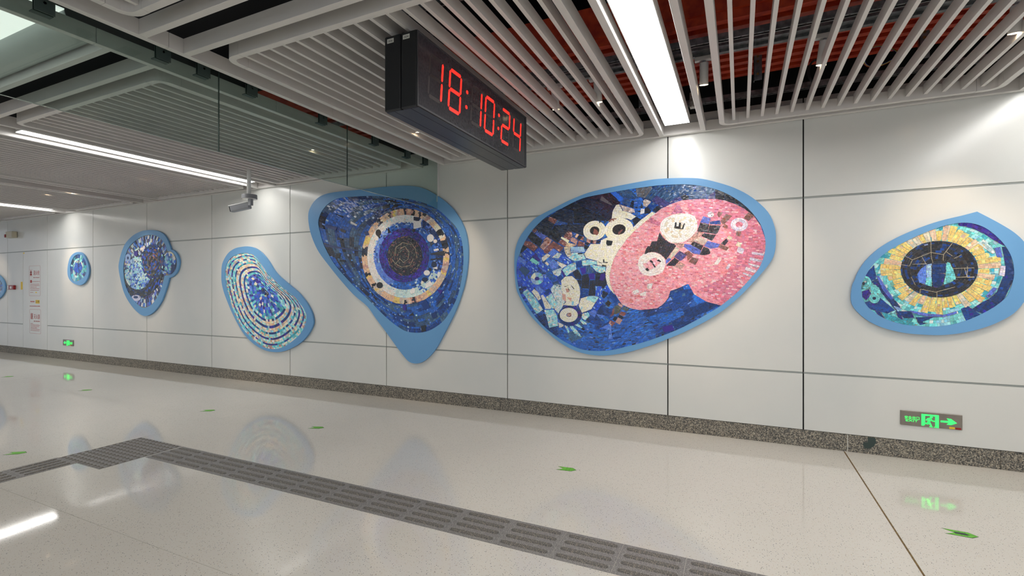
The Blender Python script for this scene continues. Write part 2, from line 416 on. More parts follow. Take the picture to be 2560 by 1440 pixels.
# ================================================================= MOSAICS
def catmull(pts, sub=4, sharp=()):
    L = len(pts); out = []
    for i in range(L):
        p0, p1, p2, p3 = pts[i-1], pts[i], pts[(i+1) % L], pts[(i+2) % L]
        if i in sharp: p0 = p1
        if (i+1) % L in sharp: p3 = p2
        for k in range(sub):
            t = k/sub
            out.append(tuple(.5*((2*p1[a]) + (-p0[a]+p2[a])*t + (2*p0[a]-5*p1[a]+4*p2[a]-p3[a])*t*t + (-p0[a]+3*p1[a]-3*p2[a]+p3[a])*t**3) for a in (0,1)))
    return out
def pip(x, y, poly):
    c = False; j = len(poly)-1
    for i in range(len(poly)):
        xi, yi = poly[i]; xj, yj = poly[j]
        if (yi > y) != (yj > y) and x < (xj-xi)*(y-yi)/(yj-yi)+xi: c = not c
        j = i
    return c
def area(p): return .5*sum(p[i-1][0]*p[i][1]-p[i][0]*p[i-1][1] for i in range(len(p)))
def clip(subj, quad):
    """part of subj inside the convex, counter-clockwise quad"""
    out = subj
    for i in range(len(quad)):
        ax, ay = quad[i]; bx, by = quad[(i+1) % len(quad)]
        ex, ey = bx-ax, by-ay; inp = out; out = []
        if not inp: return []
        px, py = inp[-1]; ps = ex*(py-ay)-ey*(px-ax)
        for qx, qy in inp:
            qs = ex*(qy-ay)-ey*(qx-ax)
            if (qs >= 0) != (ps >= 0):
                t = ps/(ps-qs); out.append((px+(qx-px)*t, py+(qy-py)*t))
            if qs >= 0: out.append((qx,qy))
            px, py, ps = qx, qy, qs
    return out
def inset(poly, d):
    if area(poly) < 0: poly = poly[::-1]
    L = len(poly); out = []
    for i in range(L):
        a, b, c = poly[i-1], poly[i], poly[(i+1) % L]
        u = Vector((b[0]-a[0], b[1]-a[1])); v = Vector((c[0]-b[0], c[1]-b[1]))
        if u.length < 1e-7 or v.length < 1e-7: out.append(b); continue
        u.normalize(); v.normalize(); nrm = Vector((-(u.y+v.y), u.x+v.x))
        if nrm.length < .3: out.append(b); continue
        k = d/max(.5, nrm.length/2); nrm.normalize(); out.append((b[0]+nrm.x*k, b[1]+nrm.y*k))
    return out
PAL = dict(K=(34,36,42), N=(40,46,66), n=(58,66,88), T=(52,84,124), t=(70,104,140), V=(72,68,124), B=(44,84,206), M=(92,132,236), b=(38,96,186), D=(22,66,142), E=(20,52,110),
           I=(52,36,140), C=(150,214,238), c=(196,226,232), W=(248,236,212), w=(240,234,232), P=(240,158,170), p=(204,120,146), m=(186,116,150), R=(132,84,78), r=(188,148,140), S=(88,108,200),
           Q=(150,186,240), G=(196,180,172), g=(96,100,108), A=(112,204,208), a=(60,160,180), Y=(236,200,118), O=(226,188,158), L=(206,200,224), X=(236,130,128), H=(88,94,84), F=(36,110,224), Z=(122,86,82), h=(208,198,178))
def jit(key, rs, j=.12, mix=None):
    c = PAL[key] if isinstance(key, str) else key
    if mix and rs.random() < mix[1]:
        k = rs.choice(mix[0]); c = PAL[k]
    f = 1+rs.gauss(0, j); d = rs.gauss(0, 5)
    c = tuple(min(255, max(6, v*f+d*(q-1))) for q, v in enumerate(c))
    return (*[min(.93, v*1.2+.004) for v in lin(c)], 1)
Y0 = -.030
def add_tile(mb, pts, y, col, h=.0016, tilt=.0004, rs=random):
    """one tessera: flat-topped piece, slightly tilted, with sides"""
    n = len(pts); b = len(mb.v)
    cx = sum(p[0] for p in pts)/n; cz = sum(p[1] for p in pts)/n
    tx, tz = rs.gauss(0,tilt)/.012, rs.gauss(0,tilt)/.012
    mb.v += [(px, y-h+(px-cx)*tx+(pz-cz)*tz, pz) for px, pz in pts] + [(px, y, pz) for px, pz in pts]
    mb.c += [col]*(2*n)
    mb.f.append(tuple(b+i for i in range(n)))
    for i in range(n):
        j = (i+1) % n; mb.f.append((b+j, b+i, b+n+i, b+n+j))
def fill(mb, poly, y, size, ang, colf, rs, gap=.0011, holes=(), lim=None):
    if area(poly) < 0: poly = poly[::-1]
    ca, sa = math.cos(ang), math.sin(ang)
    R = [(x*ca+z*sa, -x*sa+z*ca) for x, z in poly]
    u0, u1 = min(p[0] for p in R), max(p[0] for p in R); v0, v1 = min(p[1] for p in R), max(p[1] for p in R)
    w, h = size; row = 0; v = v0-rs.random()*h
    while v < v1:
        hh = h*rs.uniform(.85,1.2); u = u0-rs.random()*w
        while u < u1:
            ww = w*rs.uniform(.65,1.4)
            q = [(u+gap/2,v+gap/2),(u+ww-gap/2,v+gap/2),(u+ww-gap/2,v+hh-gap/2),(u+gap/2,v+hh-gap/2)]
            q = [(a*ca-c*sa, a*sa+c*ca) for a, c in q]; u += ww
            cx = (q[0][0]+q[2][0])/2; cz = (q[0][1]+q[2][1])/2
            if lim and not pip(cx, cz, lim): continue
            if any(all(pip(a, c, hp) for a, c in q) for hp in holes): continue
            ins = [pip(a, c, poly) for a, c in q]
            if all(ins): pts = q
            elif not any(ins) and not pip(cx, cz, poly):
                near = any(abs((px-cx)*ca+(pz-cz)*sa) < ww/2 and abs(-(px-cx)*sa+(pz-cz)*ca) < hh/2 for px, pz in poly)
                if not near: continue
                pts = clip(poly, q)
            else: pts = clip(poly, q)
            if len(pts) < 3 or abs(area(pts)) < .12*w*h: continue
            add_tile(mb, pts, y, colf(cx, cz), rs=rs)
        v += hh
class Mosaic:
    def __init__(s, outer, inner, label, sharp=(), seed=1, sub=4, sharp_in=(), grout=(150,142,126)):
        s.rs = random.Random(seed)
        o = catmull([wp(*p, -.036) for p in outer], sub, sharp); i = catmull([wp(*p, -.036) for p in inner], sub, sharp_in)
        if area(o) < 0: o = o[::-1]
        if area(i) < 0: i = i[::-1]
        s.outer, s.inner = o, i
        cx = sum(p[0] for p in i)/len(i); s.c = (cx, sum(p[1] for p in i)/len(i))
        s.root = empty('mosaic_artwork', (0,0,0)); tag(s.root, label, 'mosaic', 'mosaic artworks on the wall')
        s.grout = mat('grout', grout, .8)
        # raised blue board with the art let into it
        bd = MB().prism(o, -.033, -.006, 'y', holes=[i[::-1]]).obj('blue_board', M['bluebd'], s.root)
        MB().prism(inset(i, -.004), -.024, -.010, 'y').obj('backing', s.grout, s.root)
        MB().prism(inset(o, .05), -.006, -.0006, 'y').obj('standoff', M['dark'], s.root)
        s.y = -.0240; s.lim = inset(i, -.006)
    def px(s, pts, crop=(0,0,1)): return [wp(crop[0]+a/crop[2], crop[1]+c/crop[2], -.032) for a, c in pts]
    def ell(s, cx, cy, rx, ry, crop=(0,0,1), n=28, rot=0):
        cr, sr = math.cos(rot), math.sin(rot)
        return s.px([(cx+rx*math.cos(2*math.pi*k/n)*cr-ry*math.sin(2*math.pi*k/n)*sr, cy+rx*math.cos(2*math.pi*k/n)*sr+ry*math.sin(2*math.pi*k/n)*cr) for k in range(n)], crop)
    def patch(s, poly, key, layer=1, size=(.022,.014), ang=0, j=.12, mix=None, holes=(), name='tile_patch', g=.0012):
        """a patch of small tesserae of one colour, on its own thin bed"""
        y = s.y - .0019*layer
        if area(poly) < 0: poly = poly[::-1]
        pi = inset(poly, g); mb = MB(); rs = s.rs
        cf = (lambda x, z: jit(key, rs, j, mix)) if not callable(key) else key
        fill(mb, pi, y, size, ang, cf, rs, holes=holes, lim=s.lim)
        if not mb.f: return
        nv = len(mb.v)
        o = mb.obj(name, M['tess'], s.root, recalc=False); o['kind'] = 'stuff'
        if layer > 1: MB().prism(poly, y+.0003, y+.0019*1.1).obj('grout_bed', s.grout, o)
        return o
    def solid(s, poly, key, layer=2, name='single_tile'):
        if len(poly) < 3: return
        if area(poly) < 0: poly = poly[::-1]
        mb = MB(); add_tile(mb, inset(poly, .001), s.y-.0019*layer+.0005, jit(key, s.rs, .04), h=.0022, tilt=0, rs=s.rs)
        return mb.obj(name, M['tess'], s.root, recalc=False)
    def rays(s, poly, c, n=360):
        R = []
        for k in range(n):
            a = 2*math.pi*k/n; dx, dz = math.cos(a), math.sin(a); best = 0
            for i in range(len(poly)):
                x1, z1 = poly[i-1]; x2, z2 = poly[i]
                den = dx*(z2-z1)-dz*(x2-x1)
                if abs(den) < 1e-12: continue
                t = ((x1-c[0])*(z2-z1)-(z1-c[1])*(x2-x1))/den; u = ((x1-c[0])*dz-(z1-c[1])*dx)/den
                if t > best and -1e-9 <= u <= 1+1e-9: best = t
            R.append(best)
        return R
    def polar(s, poly, c, dr, ds, colf, layer=0, t0=0, t1=1, name='tesserae_field', gap=.0011, holes=(), lo=None, smin=5, vr=.25):
        """rings of tesserae that follow an outline, from fraction t0 to t1 of its radius"""
        rs = s.rs; mb = MB(); n = 360; R = s.rays(poly, c); R0 = s.rays(lo, c) if lo else [0]*n; y = s.y-.0019*layer
        mean = sum(a-b for a, b in zip(R,R0))/n
        def pt(t, a):
            k = a/(2*math.pi)*n; i = int(k) % n; f = k-int(k); j = (i+1) % n
            ro = R[i]*(1-f)+R[j]*f; ri = R0[i]*(1-f)+R0[j]*f; r = ri+(ro-ri)*t
            return (c[0]+r*math.cos(a), c[1]+r*math.sin(a))
        t = t0
        while t < t1-1e-4:
            dt = dr/mean*rs.uniform(1-vr,1+vr)
            if t+dt*1.5 > t1: dt = t1-t
            a = rs.random()*.3; a_end = a+2*math.pi
            while a < a_end-1e-4:
                p = pt(t+dt/2, a % (2*math.pi)); rr = math.hypot(p[0]-c[0], p[1]-c[1])
                da = min(.8, ds/max(rr, ds*.9)*rs.uniform(.6,1.45))
                if a+da*1.4 > a_end: da = a_end-a
                g = gap/2/max(rr, .01); gt = gap/2/mean
                A, B_ = a+g, a+da-g
                q = [pt(t+gt, A % (2*math.pi)), pt(t+dt-gt, A % (2*math.pi)), pt(t+dt-gt, B_ % (2*math.pi)), pt(t+gt, B_ % (2*math.pi))]
                cx = sum(v[0] for v in q)/4; cz = sum(v[1] for v in q)/4
                if not any(all(pip(u, w, hp) for u, w in q) for hp in holes):
                    if pip(cx, cz, s.lim): add_tile(mb, q[::-1], y, colf(t+dt/2, (a+da/2) % (2*math.pi), cx, cz), rs=rs)
                a += da
            t += dt
        o = mb.obj(name, M['tess'], s.root, recalc=True); o['kind'] = 'stuff'
        if layer > 0:
            MB().prism([pt(t1, 2*math.pi*k/60) for k in range(60)], y+.0003, y+.002, holes=([[pt(t0, 2*math.pi*k/60) for k in range(60)][::-1]] if t0 > 0 or lo else None)).obj('grout_bed', s.grout, o)
        return o
c1,c2,c3,c4,c5,c6 = (1280,440,8),(1600,440,8),(1280,590,8),(1600,590,8),(1280,720,8),(1600,720,8)
K4 = 4.55
c7,c8,c9,c10 = (2120,520,K4),(2240,520,K4),(2120,670,K4),(2240,670,K4)
d1,d2,d3,d4,d5 = (760,460,K4),(880,460,K4),(760,600,K4),(900,600,K4),(900,740,K4)
e1,e2 = (530,600,K4),(530,720,K4)
g1,g2 = (290,565,6.067),(290,670,6.067)
def pl(t):
    v = [float(q) for q in t.replace(',', ' ').split()]; return list(zip(v[::2], v[1::2]))
def seedmap(rs, region, n, keys):
    u0, u1 = min(p[0] for p in region), max(p[0] for p in region); v0, v1 = min(p[1] for p in region), max(p[1] for p in region)
    return [(rs.uniform(u0,u1), rs.uniform(v0,v1), rs.choice(keys)) for _ in range(n)]
def nearest(seeds, x, z): return min(seeds, key=lambda q: (q[0]-x)**2+(q[1]-z)**2)[2]
rad = math.radians

# ---- mosaic with the pink figure
O1 = [(1286,640),(1291,612),(1303,586),(1332.5,550),(1360,532.5),(1390,517.5),(1422.5,501),(1472.5,481),(1530,467.5),(1600,454),(1637,448),(1687,445),(1744,445.6),(1787,454),(1837,470),(1881,494),(1920,530),(1937,568),(1940,600),(1936,635),(1920,664),(1880,710),(1837.5,752),(1795,785),(1750,811),(1700,835),(1670,847),(1637.5,860),(1600,872),(1567.5,881),(1517.5,888.7),(1480,887.5),(1442.5,878.7),(1405,860),(1373.7,836),(1342.5,807.5),(1317.5,777.5),(1298.7,742.5),(1290,720),(1286,677.5)]
I1 = [(1299,634),(1304,619),(1317.5,594),(1336,569),(1367.5,540),(1405,520),(1455,496),(1505,485),(1555,476),(1600,469),(1650,463),(1706,460.6),(1750,464),(1787.5,472.5),(1819,485),(1850,504),(1875,526),(1894,549),(1906,571),(1912.5,594),(1914,615),(1910,640),(1897.5,670),(1875,697.5),(1844,730),(1805,762),(1775,781),(1727.5,807.5),(1687.5,827),(1637.5,846),(1600,858),(1567.5,866),(1530,875),(1492.5,877.7),(1455,873.7),(1423.7,861),(1392.5,842.5),(1361,817.5),(1336,790),(1315,760),(1301,736),(1296,720),(1291,690),(1290.6,671),(1292.5,650)]
A = Mosaic(O1, I1, 'largest oval mosaic with a pink figure, white discs and deep blue ground', seed=11)
sd = seedmap(A.rs, A.inner, 70, 'bbbDDDbE')
sd += [(p[0], p[1], 'B') for p in [wp(*q) for q in ((1300,700),(1310,740),(1330,690),(1350,720),(1295,665),(1375,700))]]
gc = wp(1640, 640)
A.polar(A.inner, gc, .0145, .026, lambda t, a, x, z: jit(nearest(sd, x, z), A.rs, .16, ('tMN', .07)), 0, t0=.02)
def q(crop, key, pts, layer=1, ang=0, **kw):
    A.patch(A.px(pl(pts), crop), key, layer, ang=rad(ang), **kw)
def so(crop, key, pts, layer=2): A.solid(A.px(pl(pts), crop), key, layer)
mx = ('KN', .35)
for cr, k, a, p in (
 (c1,'N',-22,'430,1040 600,880 720,800 740,900 850,960 720,1200 400,1100'),(c1,'N',-12,'740,800 960,650 1220,700 1220,970 880,880'),
 (c1,'K',-8,'980,650 1220,520 1700,740 1660,890 1480,970 1220,930 1220,700'),(c1,'N',-16,'1220,520 1400,430 1800,330 1880,560 1700,740'),
 (c1,'K',-38,'1800,350 1960,300 2170,540 2070,590 1880,560'),(c1,'N',-20,'1880,560 2070,590 2010,700 1990,860 1700,740'),
 (c1,'K',-20,'1700,740 1990,850 1920,900 1650,890'),(c1,'N',-18,'880,980 1240,960 1490,970 1430,1060 1430,1200 1190,1110 1010,1210 850,980'),
 (c1,'K',-26,'850,980 1010,1210 910,1340 700,1210'),(c1,'K',-30,'300,1200 400,1110 610,1290 550,1420 380,1310'),
 (c3,'K',50,'140,360 200,170 320,220 300,250'),
 (c1,'T',-38,'2060,300 2340,255 2500,400 2450,480 2380,460 2230,440'),(c1,'T',-30,'2230,450 2380,470 2340,610 2180,530'),(c1,'K',-80,'2390,480 2440,490 2430,650 2350,610'),
 (c2,'g',50,'-100,220 230,190 250,250 100,440 -60,410'),(c2,'T',50,'250,240 370,320 230,490 100,450'),(c2,'T',40,'255,190 860,145 900,350 660,400 500,240 370,320'),
 (c2,'T',40,'500,240 670,400 570,520 450,450 325,385'),(c2,'V',-30,'325,390 570,520 610,570 430,660 350,570 230,500'),(c2,'V',25,'570,520 700,440 800,400 840,490 610,570'),
 (c2,'T',30,'660,400 905,350 800,400 570,520'),(c2,'K',10,'800,400 900,360 980,400 985,465 845,490'),(c2,'T',0,'860,150 1290,200 1330,450 990,465 960,370 910,350'),
 (c2,'t',-5,'1280,200 1505,250 1490,320 1340,420 1310,300'),(c2,'V',-5,'1400,350 1505,300 1490,455 1340,450'),(c2,'K',-8,'1505,240 1690,320 1690,490 1500,460'),
 (c2,'K',-20,'1690,320 1910,440 1890,550 1690,490'),(c2,'K',-35,'1910,440 2230,690 2290,810 1890,550'),
 (c1,'R',-20,'740,810 915,870 850,960 710,890'),(c1,'R',-30,'450,1030 500,1080 450,1140 400,1100'),(c1,'S',-32,'500,1080 690,1200 620,1280 460,1160'),
 (c1,'r',20,'690,1210 800,1280 730,1400 620,1290'),(c3,'R',-35,'250,90 370,110 520,220 430,310 230,180'),(c3,'r',50,'550,220 640,100 760,150 620,290'),
 (c3,'R',-38,'620,290 820,100 1030,230 950,330 840,240 720,350 650,350'),(c3,'R',-30,'990,60 1130,150 1050,210 920,130'),(c1,'R',-40,'1110,1090 1190,1110 1210,1200 1130,1300 1020,1220'),
 (c1,'r',-25,'1170,1250 1210,1220 1320,1280 1290,1380 1160,1300'),(c1,'R',-5,'1330,1290 1450,1330 1450,1410 1300,1400'),(c1,'R',70,'1400,1200 1440,1210 1420,1290 1350,1280'),
 (c1,'K',60,'1340,1180 1430,1210 1350,1280 1295,1250'),(c1,'t',80,'1440,1230 1490,1240 1480,1300 1420,1300'),(c1,'r',85,'1490,1240 1580,1260 1560,1350 1480,1320'),(c1,'r',85,'1620,1280 1690,1290 1670,1360 1610,1350'),
 (c1,'K',0,'1690,1290 1770,1300 1750,1350 1680,1345'),(c3,'O',20,'1100,120 1290,180 1200,220 1060,210'),
 (c3,'h',5,'1030,220 1160,210 1170,330 1200,390 1110,420 1060,340'),(c3,'Q',0,'1160,210 1430,215 1470,320 1180,330'),(c3,'C',5,'1180,335 1320,330 1430,350 1430,380 1190,400'),
 (c2,'D',-35,'230,500 340,580 230,670 140,600'),(c2,'K',-35,'340,600 400,600 430,660 320,750 240,680'),(c2,'K',-35,'90,640 140,620 230,690 180,760 90,740'),
 (c2,'G',-30,'100,450 230,510 130,620 60,600 60,500'),(c2,'w',10,'10,650 90,650 90,740 0,770'),(c1,'G',-28,'2150,560 2440,660 2460,730 2380,740 2220,690'),(c2,'K',80,'20,520 60,640 10,650'),
 (c1,'K',-50,'2400,880 2490,810 2560,850 2600,880 2440,990'),
 (c3,'B',-40,'300,230 460,350 300,520 180,360'),(c3,'B',-40,'530,225 610,280 660,360 580,440 440,320'),(c3,'M',-42,'820,240 930,320 780,430 720,330'),
 (c3,'B',-38,'340,490 500,590 540,670 490,720 380,700 230,590'),(c3,'B',-45,'560,490 750,680 650,740 510,610'),(c3,'M',-42,'790,440 960,560 810,680 680,500'),(c3,'W',25,'700,345 770,390 620,520 580,440'),
 (c3,'B',-35,'1000,350 1220,520 1110,580 930,450'),(c3,'M',-42,'120,380 300,520 250,580 110,470'),(c3,'c',-10,'900,330 1000,350 930,450 790,430'),(c3,'W',-38,'900,500 1100,590 1000,650 900,560'),
 (c3,'C',12,'1170,400 1430,370 1480,460 1250,510 1110,430'),(c3,'C',-8,'1500,470 1720,510 1700,570 1400,600 1390,490'),(c3,'C',20,'1270,520 1290,660 1080,810 1000,680 1120,580'),
 (c3,'c',30,'800,700 1100,590 1000,650 970,770 920,810 830,770'),(c3,'D',85,'1275,520 1385,495 1410,610 1290,640'),(c3,'T',80,'1480,610 1540,560 1650,730 1490,745'),
 (c3,'C',-5,'1560,570 1870,620 1870,720 1760,740 1680,710'),(c3,'K',60,'1200,720 1310,660 1390,790 1380,870 1270,860'),(c3,'K',85,'1390,790 1520,755 1550,870 1540,1060 1380,1050'),
 (c3,'K',88,'1550,880 1660,880 1670,1200 1520,1190 1540,1060'),(c3,'K',-5,'1660,750 1860,730 1870,830 1900,960 1810,1070 1790,1010 1660,1000'),(c3,'D',10,'1380,1050 1540,1070 1500,1200 1360,1250'),
 (c3,'B',88,'1670,1010 1800,1010 1800,1220 1670,1190'),(c3,'K',-45,'1810,1080 1930,1160 1840,1250 1790,1220'),(c3,'B',-50,'1900,990 1980,1100 1930,1150 1820,1070'),(c3,'D',-55,'1970,1110 2070,1190 2140,1300 2080,1370 1910,1180'),
 (c3,'K',80,'1290,870 1380,870 1380,1060 1330,960'),(c3,'D',-70,'880,820 970,780 1070,870 980,960'),(c3,'D',-70,'1110,780 1220,720 1290,900 1130,850'),(c3,'T',-40,'900,890 970,980 970,1030 860,1010 790,930'),
 (c3,'b',-50,'770,690 900,870 800,930 650,750'),(c3,'B',-65,'610,790 640,780 790,950 690,1000 620,900'),(c3,'B',-45,'150,900 250,820 430,1040 390,1110'),
 (c3,'M',-65,'450,1040 530,990 640,1100 560,1180'),(c3,'D',-40,'680,1070 740,1050 780,1110 680,1190 640,1150'),
 (c5,'C',-65,'200,90 300,20 450,170 620,430 490,525 340,290 270,180'),(c5,'W',-60,'390,70 440,15 530,90 580,220 520,250'),(c5,'W',-70,'570,150 620,130 780,370 790,420 660,420 620,280'),
 (c5,'C',-70,'660,190 790,100 900,300 920,400 800,420 720,260'),(c5,'c',-75,'760,20 850,-90 990,-60 1000,120 1060,280 930,520 850,430 900,300'),(c5,'C',-80,'640,440 830,430 900,560 920,760 740,800 690,600'),
 (c5,'W',-5,'920,680 1040,740 1010,780 940,795'),(c5,'C',-50,'1040,740 1110,770 1155,890 1120,905'),(c5,'C',-50,'1140,760 1220,760 1300,850 1400,985 1380,990 1250,920'),
 (c5,'C',-35,'1250,740 1310,710 1410,790 1390,815'),(c5,'C',-35,'1340,640 1380,625 1500,700 1500,735 1420,730'),(c5,'D',-70,'520,260 580,220 650,430 610,430'),
 (c5,'t',-30,'1160,860 1240,880 1400,1000 1180,1090 1110,920'),(c5,'b',-30,'1700,560 1900,560 1970,640 1850,720'),(c5,'B',-50,'1600,420 1740,190 1860,250 1760,380 1700,480'),
 (c5,'M',-20,'1540,480 1640,430 1700,480 1650,590 1530,520'),(c5,'C',-30,'1400,510 1520,480 1560,560 1460,650 1390,600'),(c5,'M',-45,'1680,520 1780,540 1860,550 1780,620'),
 (c5,'M',-10,'1780,800 1870,740 1980,730 1990,850 2010,1020 1920,1030 1950,850'),
 (c5,'r',-30,'2140,290 2230,340 2190,400 2110,330'),(c5,'H',-35,'2040,370 2110,330 2190,400 2150,500 2040,540'),(c5,'R',60,'2020,400 2050,430 2040,540 1940,590 1990,500'),
 (c5,'H',-40,'2230,360 2340,410 2300,470 2190,430'),(c5,'R',-30,'2180,460 2290,500 2240,570 2130,530'),(c5,'R',-40,'1960,640 2070,690 2000,775 1930,710'),
 (c4,'F',15,'850,1010 970,950 1030,1050 880,1080'),(c4,'F',-35,'1080,1160 1310,1310 1150,1370 1030,1220'),(c4,'M',20,'600,1210 655,1280 530,1310'),
 (c6,'D',20,'600,60 1030,30 1080,120 800,390 660,280 590,130'),(c6,'E',20,'635,680 1010,660 1020,700 700,855'),(c6,'E',15,'860,450 1310,270 1640,335 1050,600 900,560'),(c6,'b',10,'330,520 860,420 880,550 420,770 100,600')):
    q(cr, k, p, 1, a, size=(.024,.012) if k in 'KNTVDEbB' else (.02,.017), mix=mx if k in 'KN' else (('Dt',.15) if k in 'TbD' else (('MQ',.2) if k in 'B' else (('Wc',.3) if k in 'Cc' else (('rR',.3) if k in 'rR' else None)))), j=.1)
so(c1,'F','1950,325 2050,305 2230,440 2170,520',1.2); so(c1,'g','1790,390 2010,570 1990,590 1760,480',1.2)
for cr,k,p in ((c3,'I','455,355 575,480 530,510 410,400'),(c3,'A','400,430 535,520 490,580 350,490'),(c3,'T','210,600 365,700 260,810 130,660'),(c3,'W','690,510 740,560 710,600 650,540'),
  (c3,'I','1350,640 1470,625 1475,745 1400,770'),(c3,'I','1530,755 1650,740 1650,870 1550,870'),(c3,'I','1770,760 1860,740 1860,830 1820,900 1740,880'),(c3,'I','970,680 1010,690 1110,890 1060,890'),
  (c6,'I','440,775 640,735 690,845 480,890'),(c5,'K','2150,530 2230,580 2200,620 2110,580'),(c5,'K','2050,570 2110,590 2060,670 2005,630'),(c5,'r','2120,585 2210,640 2150,735 2060,680'),
  (c1,'O','1290,1150 1340,1170 1290,1240 1250,1220'),(c1,'W','990,1210 1150,1290 1110,1340 970,1240'),(c1,'K','1460,1325 1550,1340 1550,1370 1460,1360'),(c1,'K','1450,1370 1560,1420 1490,1470 1440,1450'),
  (c1,'N','1580,1270 1620,1280 1610,1340 1570,1340'),(c3,'K','1310,335 1430,340 1400,365 1315,370'),(c5,'E','2010,990 2180,970 2190,1000 2020,1020'),(c5,'E','1760,395 1840,470 1770,530 1695,460')): so(cr,k,p,1.3)
A.patch(A.px(pl('1920,240 1985,300 1930,380 1855,310'), c5), 'K', 2, (.02,.012), rad(-40))
# eye on the left
A.polar(A.ell(500,850,130,125,c3), wp(1280+500/8,590+850/8), .03, .02, lambda t,a,x,z: jit('Q', A.rs, .15, ('wMA',.3)), 2, t0=.3, name='eye_ring')
A.solid(A.ell(500,855,48,40,c3,12), 'I', 2.4, 'eye_disc'); so(c3,'W','370,830 450,730 480,800 440,870',2.6)
# pink body
pk = pl('1600,565 1625,544 1652,522 1675,511 1704,501 1737,497.5 1787,497 1812,501 1837,510 1860,521 1885,540 1902,565 1914,600 1914,625 1902,668 1878,700 1845,733 1808,765 1790,760.6 1766,754 1735,735.6 1728.7,723.7 1720.6,709 1697.5,720 1675.6,727.5 1673,736 1670,745 1662.5,755 1655,762.5 1642.5,770.6 1622.5,773 1600,775 1592.5,774 1573.7,770 1555,761 1547.5,751 1538.7,736 1530,722.5 1525,707.5 1523.7,690 1527.5,670 1533.7,648.7 1543.7,630 1557.5,611 1572.5,590')
pkw = A.px(pk)
hole_disc = A.px(pl('640,780 800,745 1010,760 1110,820 1150,960 1140,1080 1030,1220 880,1320 680,1350 560,1310 450,1190 400,1080 410,950 480,850'), c2)
hole_oval = A.px(pl('240,320 400,360 490,450 515,540 480,680 380,770 200,805 60,770 -20,680 -45,560 -20,440 80,350'), c4)
psd = seedmap(A.rs, pkw, 26, 'PPPPX') + [(wp(x,y)[0], wp(x,y)[1], 'p') for x,y in ((1740,520),(1800,520),(1850,550),(1880,600),(1860,650),(1830,690),(1800,720),(1895,640),(1840,600))]
def pcol(x, z):
    k = nearest(psd, x, z); c = Vector(PAL['P' if k in 'PX' else k]); d = max(0, min(1, (x+1.0)/1.0)); c = c.lerp(Vector(PAL['p']), d*.5)
    if k == 'X': c = c.lerp(Vector(PAL['X']), .25)
    r = A.rs.random()
    if r < .12: c = c.lerp(Vector((250,214,214)), .6)
    elif r < .2: c = c.lerp(Vector((196,92,112)), .6)
    return jit(tuple(c), A.rs, .06)
y = A.y-.0019*2; mb = MB(); fill(mb, pkw, y, (.026,.013), rad(-8), pcol, A.rs, gap=.0009, holes=(hole_disc, hole_oval), lim=A.lim)
o = mb.obj('pink_body', M['tess'], A.root, recalc=False); o['kind'] = 'stuff'; MB().prism(pkw, y+.0003, y+.002).obj('grout_bed', mat('pink_grout', (205,170,160), .8), o)
def q3(crop, key, pts, ang=0, **kw): q(crop, key, pts, 3, ang, **kw)
# cream arc and ringed faces
q(c1,'W','2080,580 2010,700 1990,850 2140,850 2300,850 2380,880 2480,810 2370,740 2210,690 2140,560',2,-10,size=(.02,.02),j=.04)
arc = A.px(pl('1630,528.7 1640,533.7 1625,544 1600,566 1572.5,590 1557.5,611 1543.7,630 1533.7,648.7 1527.5,670 1523.7,690 1525,707.5 1530,722.5 1538.7,738 1533.7,733.7 1523.7,722.5 1517.5,710 1513.7,692.5 1513.7,680 1516,665 1521,651 1538.7,625 1542,620 1555,597.5 1580,571 1600,551'))
A.patch(arc,'W',2,(.022,.02),rad(45),j=.04,name='cream_band')
q(c3,'W','1780,80 1760,160 1570,160 1480,300 1440,360 1480,440 1700,500 1700,580 1880,620 1990,480 2200,100 2300,-40 2100,-40 1900,30',2,-5,size=(.021,.02),j=.04,name='cream_face')
for cx, cy, rx, ry, k in ((1650,1090,230,195,.42),(2140,1070,290,225,.47)):
    A.polar(A.ell(cx,cy,rx,ry,c1,rot=-.2), wp(1280+cx/8,440+cy/8), .02, .021, lambda t,a,x,z: jit('W', A.rs, .035), 3, t0=k, name='ringed_eye')
    A.patch(A.ell(cx,cy,rx*k,ry*k,c1,14,rot=-.2), 'K', 3, (.02,.011), rad(-30), name='eye_pupil')
so(c1,'R','1640,1050 1690,1070 1740,1140 1700,1190 1620,1150',4); so(c1,'R','2120,1130 2190,1070 2230,1070 2130,1190',4)
for k,p in (('K','1890,80 2020,100 1990,190 1910,195 1880,150'),('K','1730,510 1800,540 1790,550 1725,525'),('K','1820,465 1845,465 1850,520 1920,520 1910,545 1820,530'),('K','1800,570 1890,590 1885,612 1795,600')): so(c3,k,p,3.3)
so(c1,'K','1745,890 1770,890 1765,945 1740,940',3.3); so(c1,'n','1845,890 1885,900 1850,970 1840,950',3.3)
q(c1,'R','1920,900 1990,850 2110,850 1970,940',3,30)
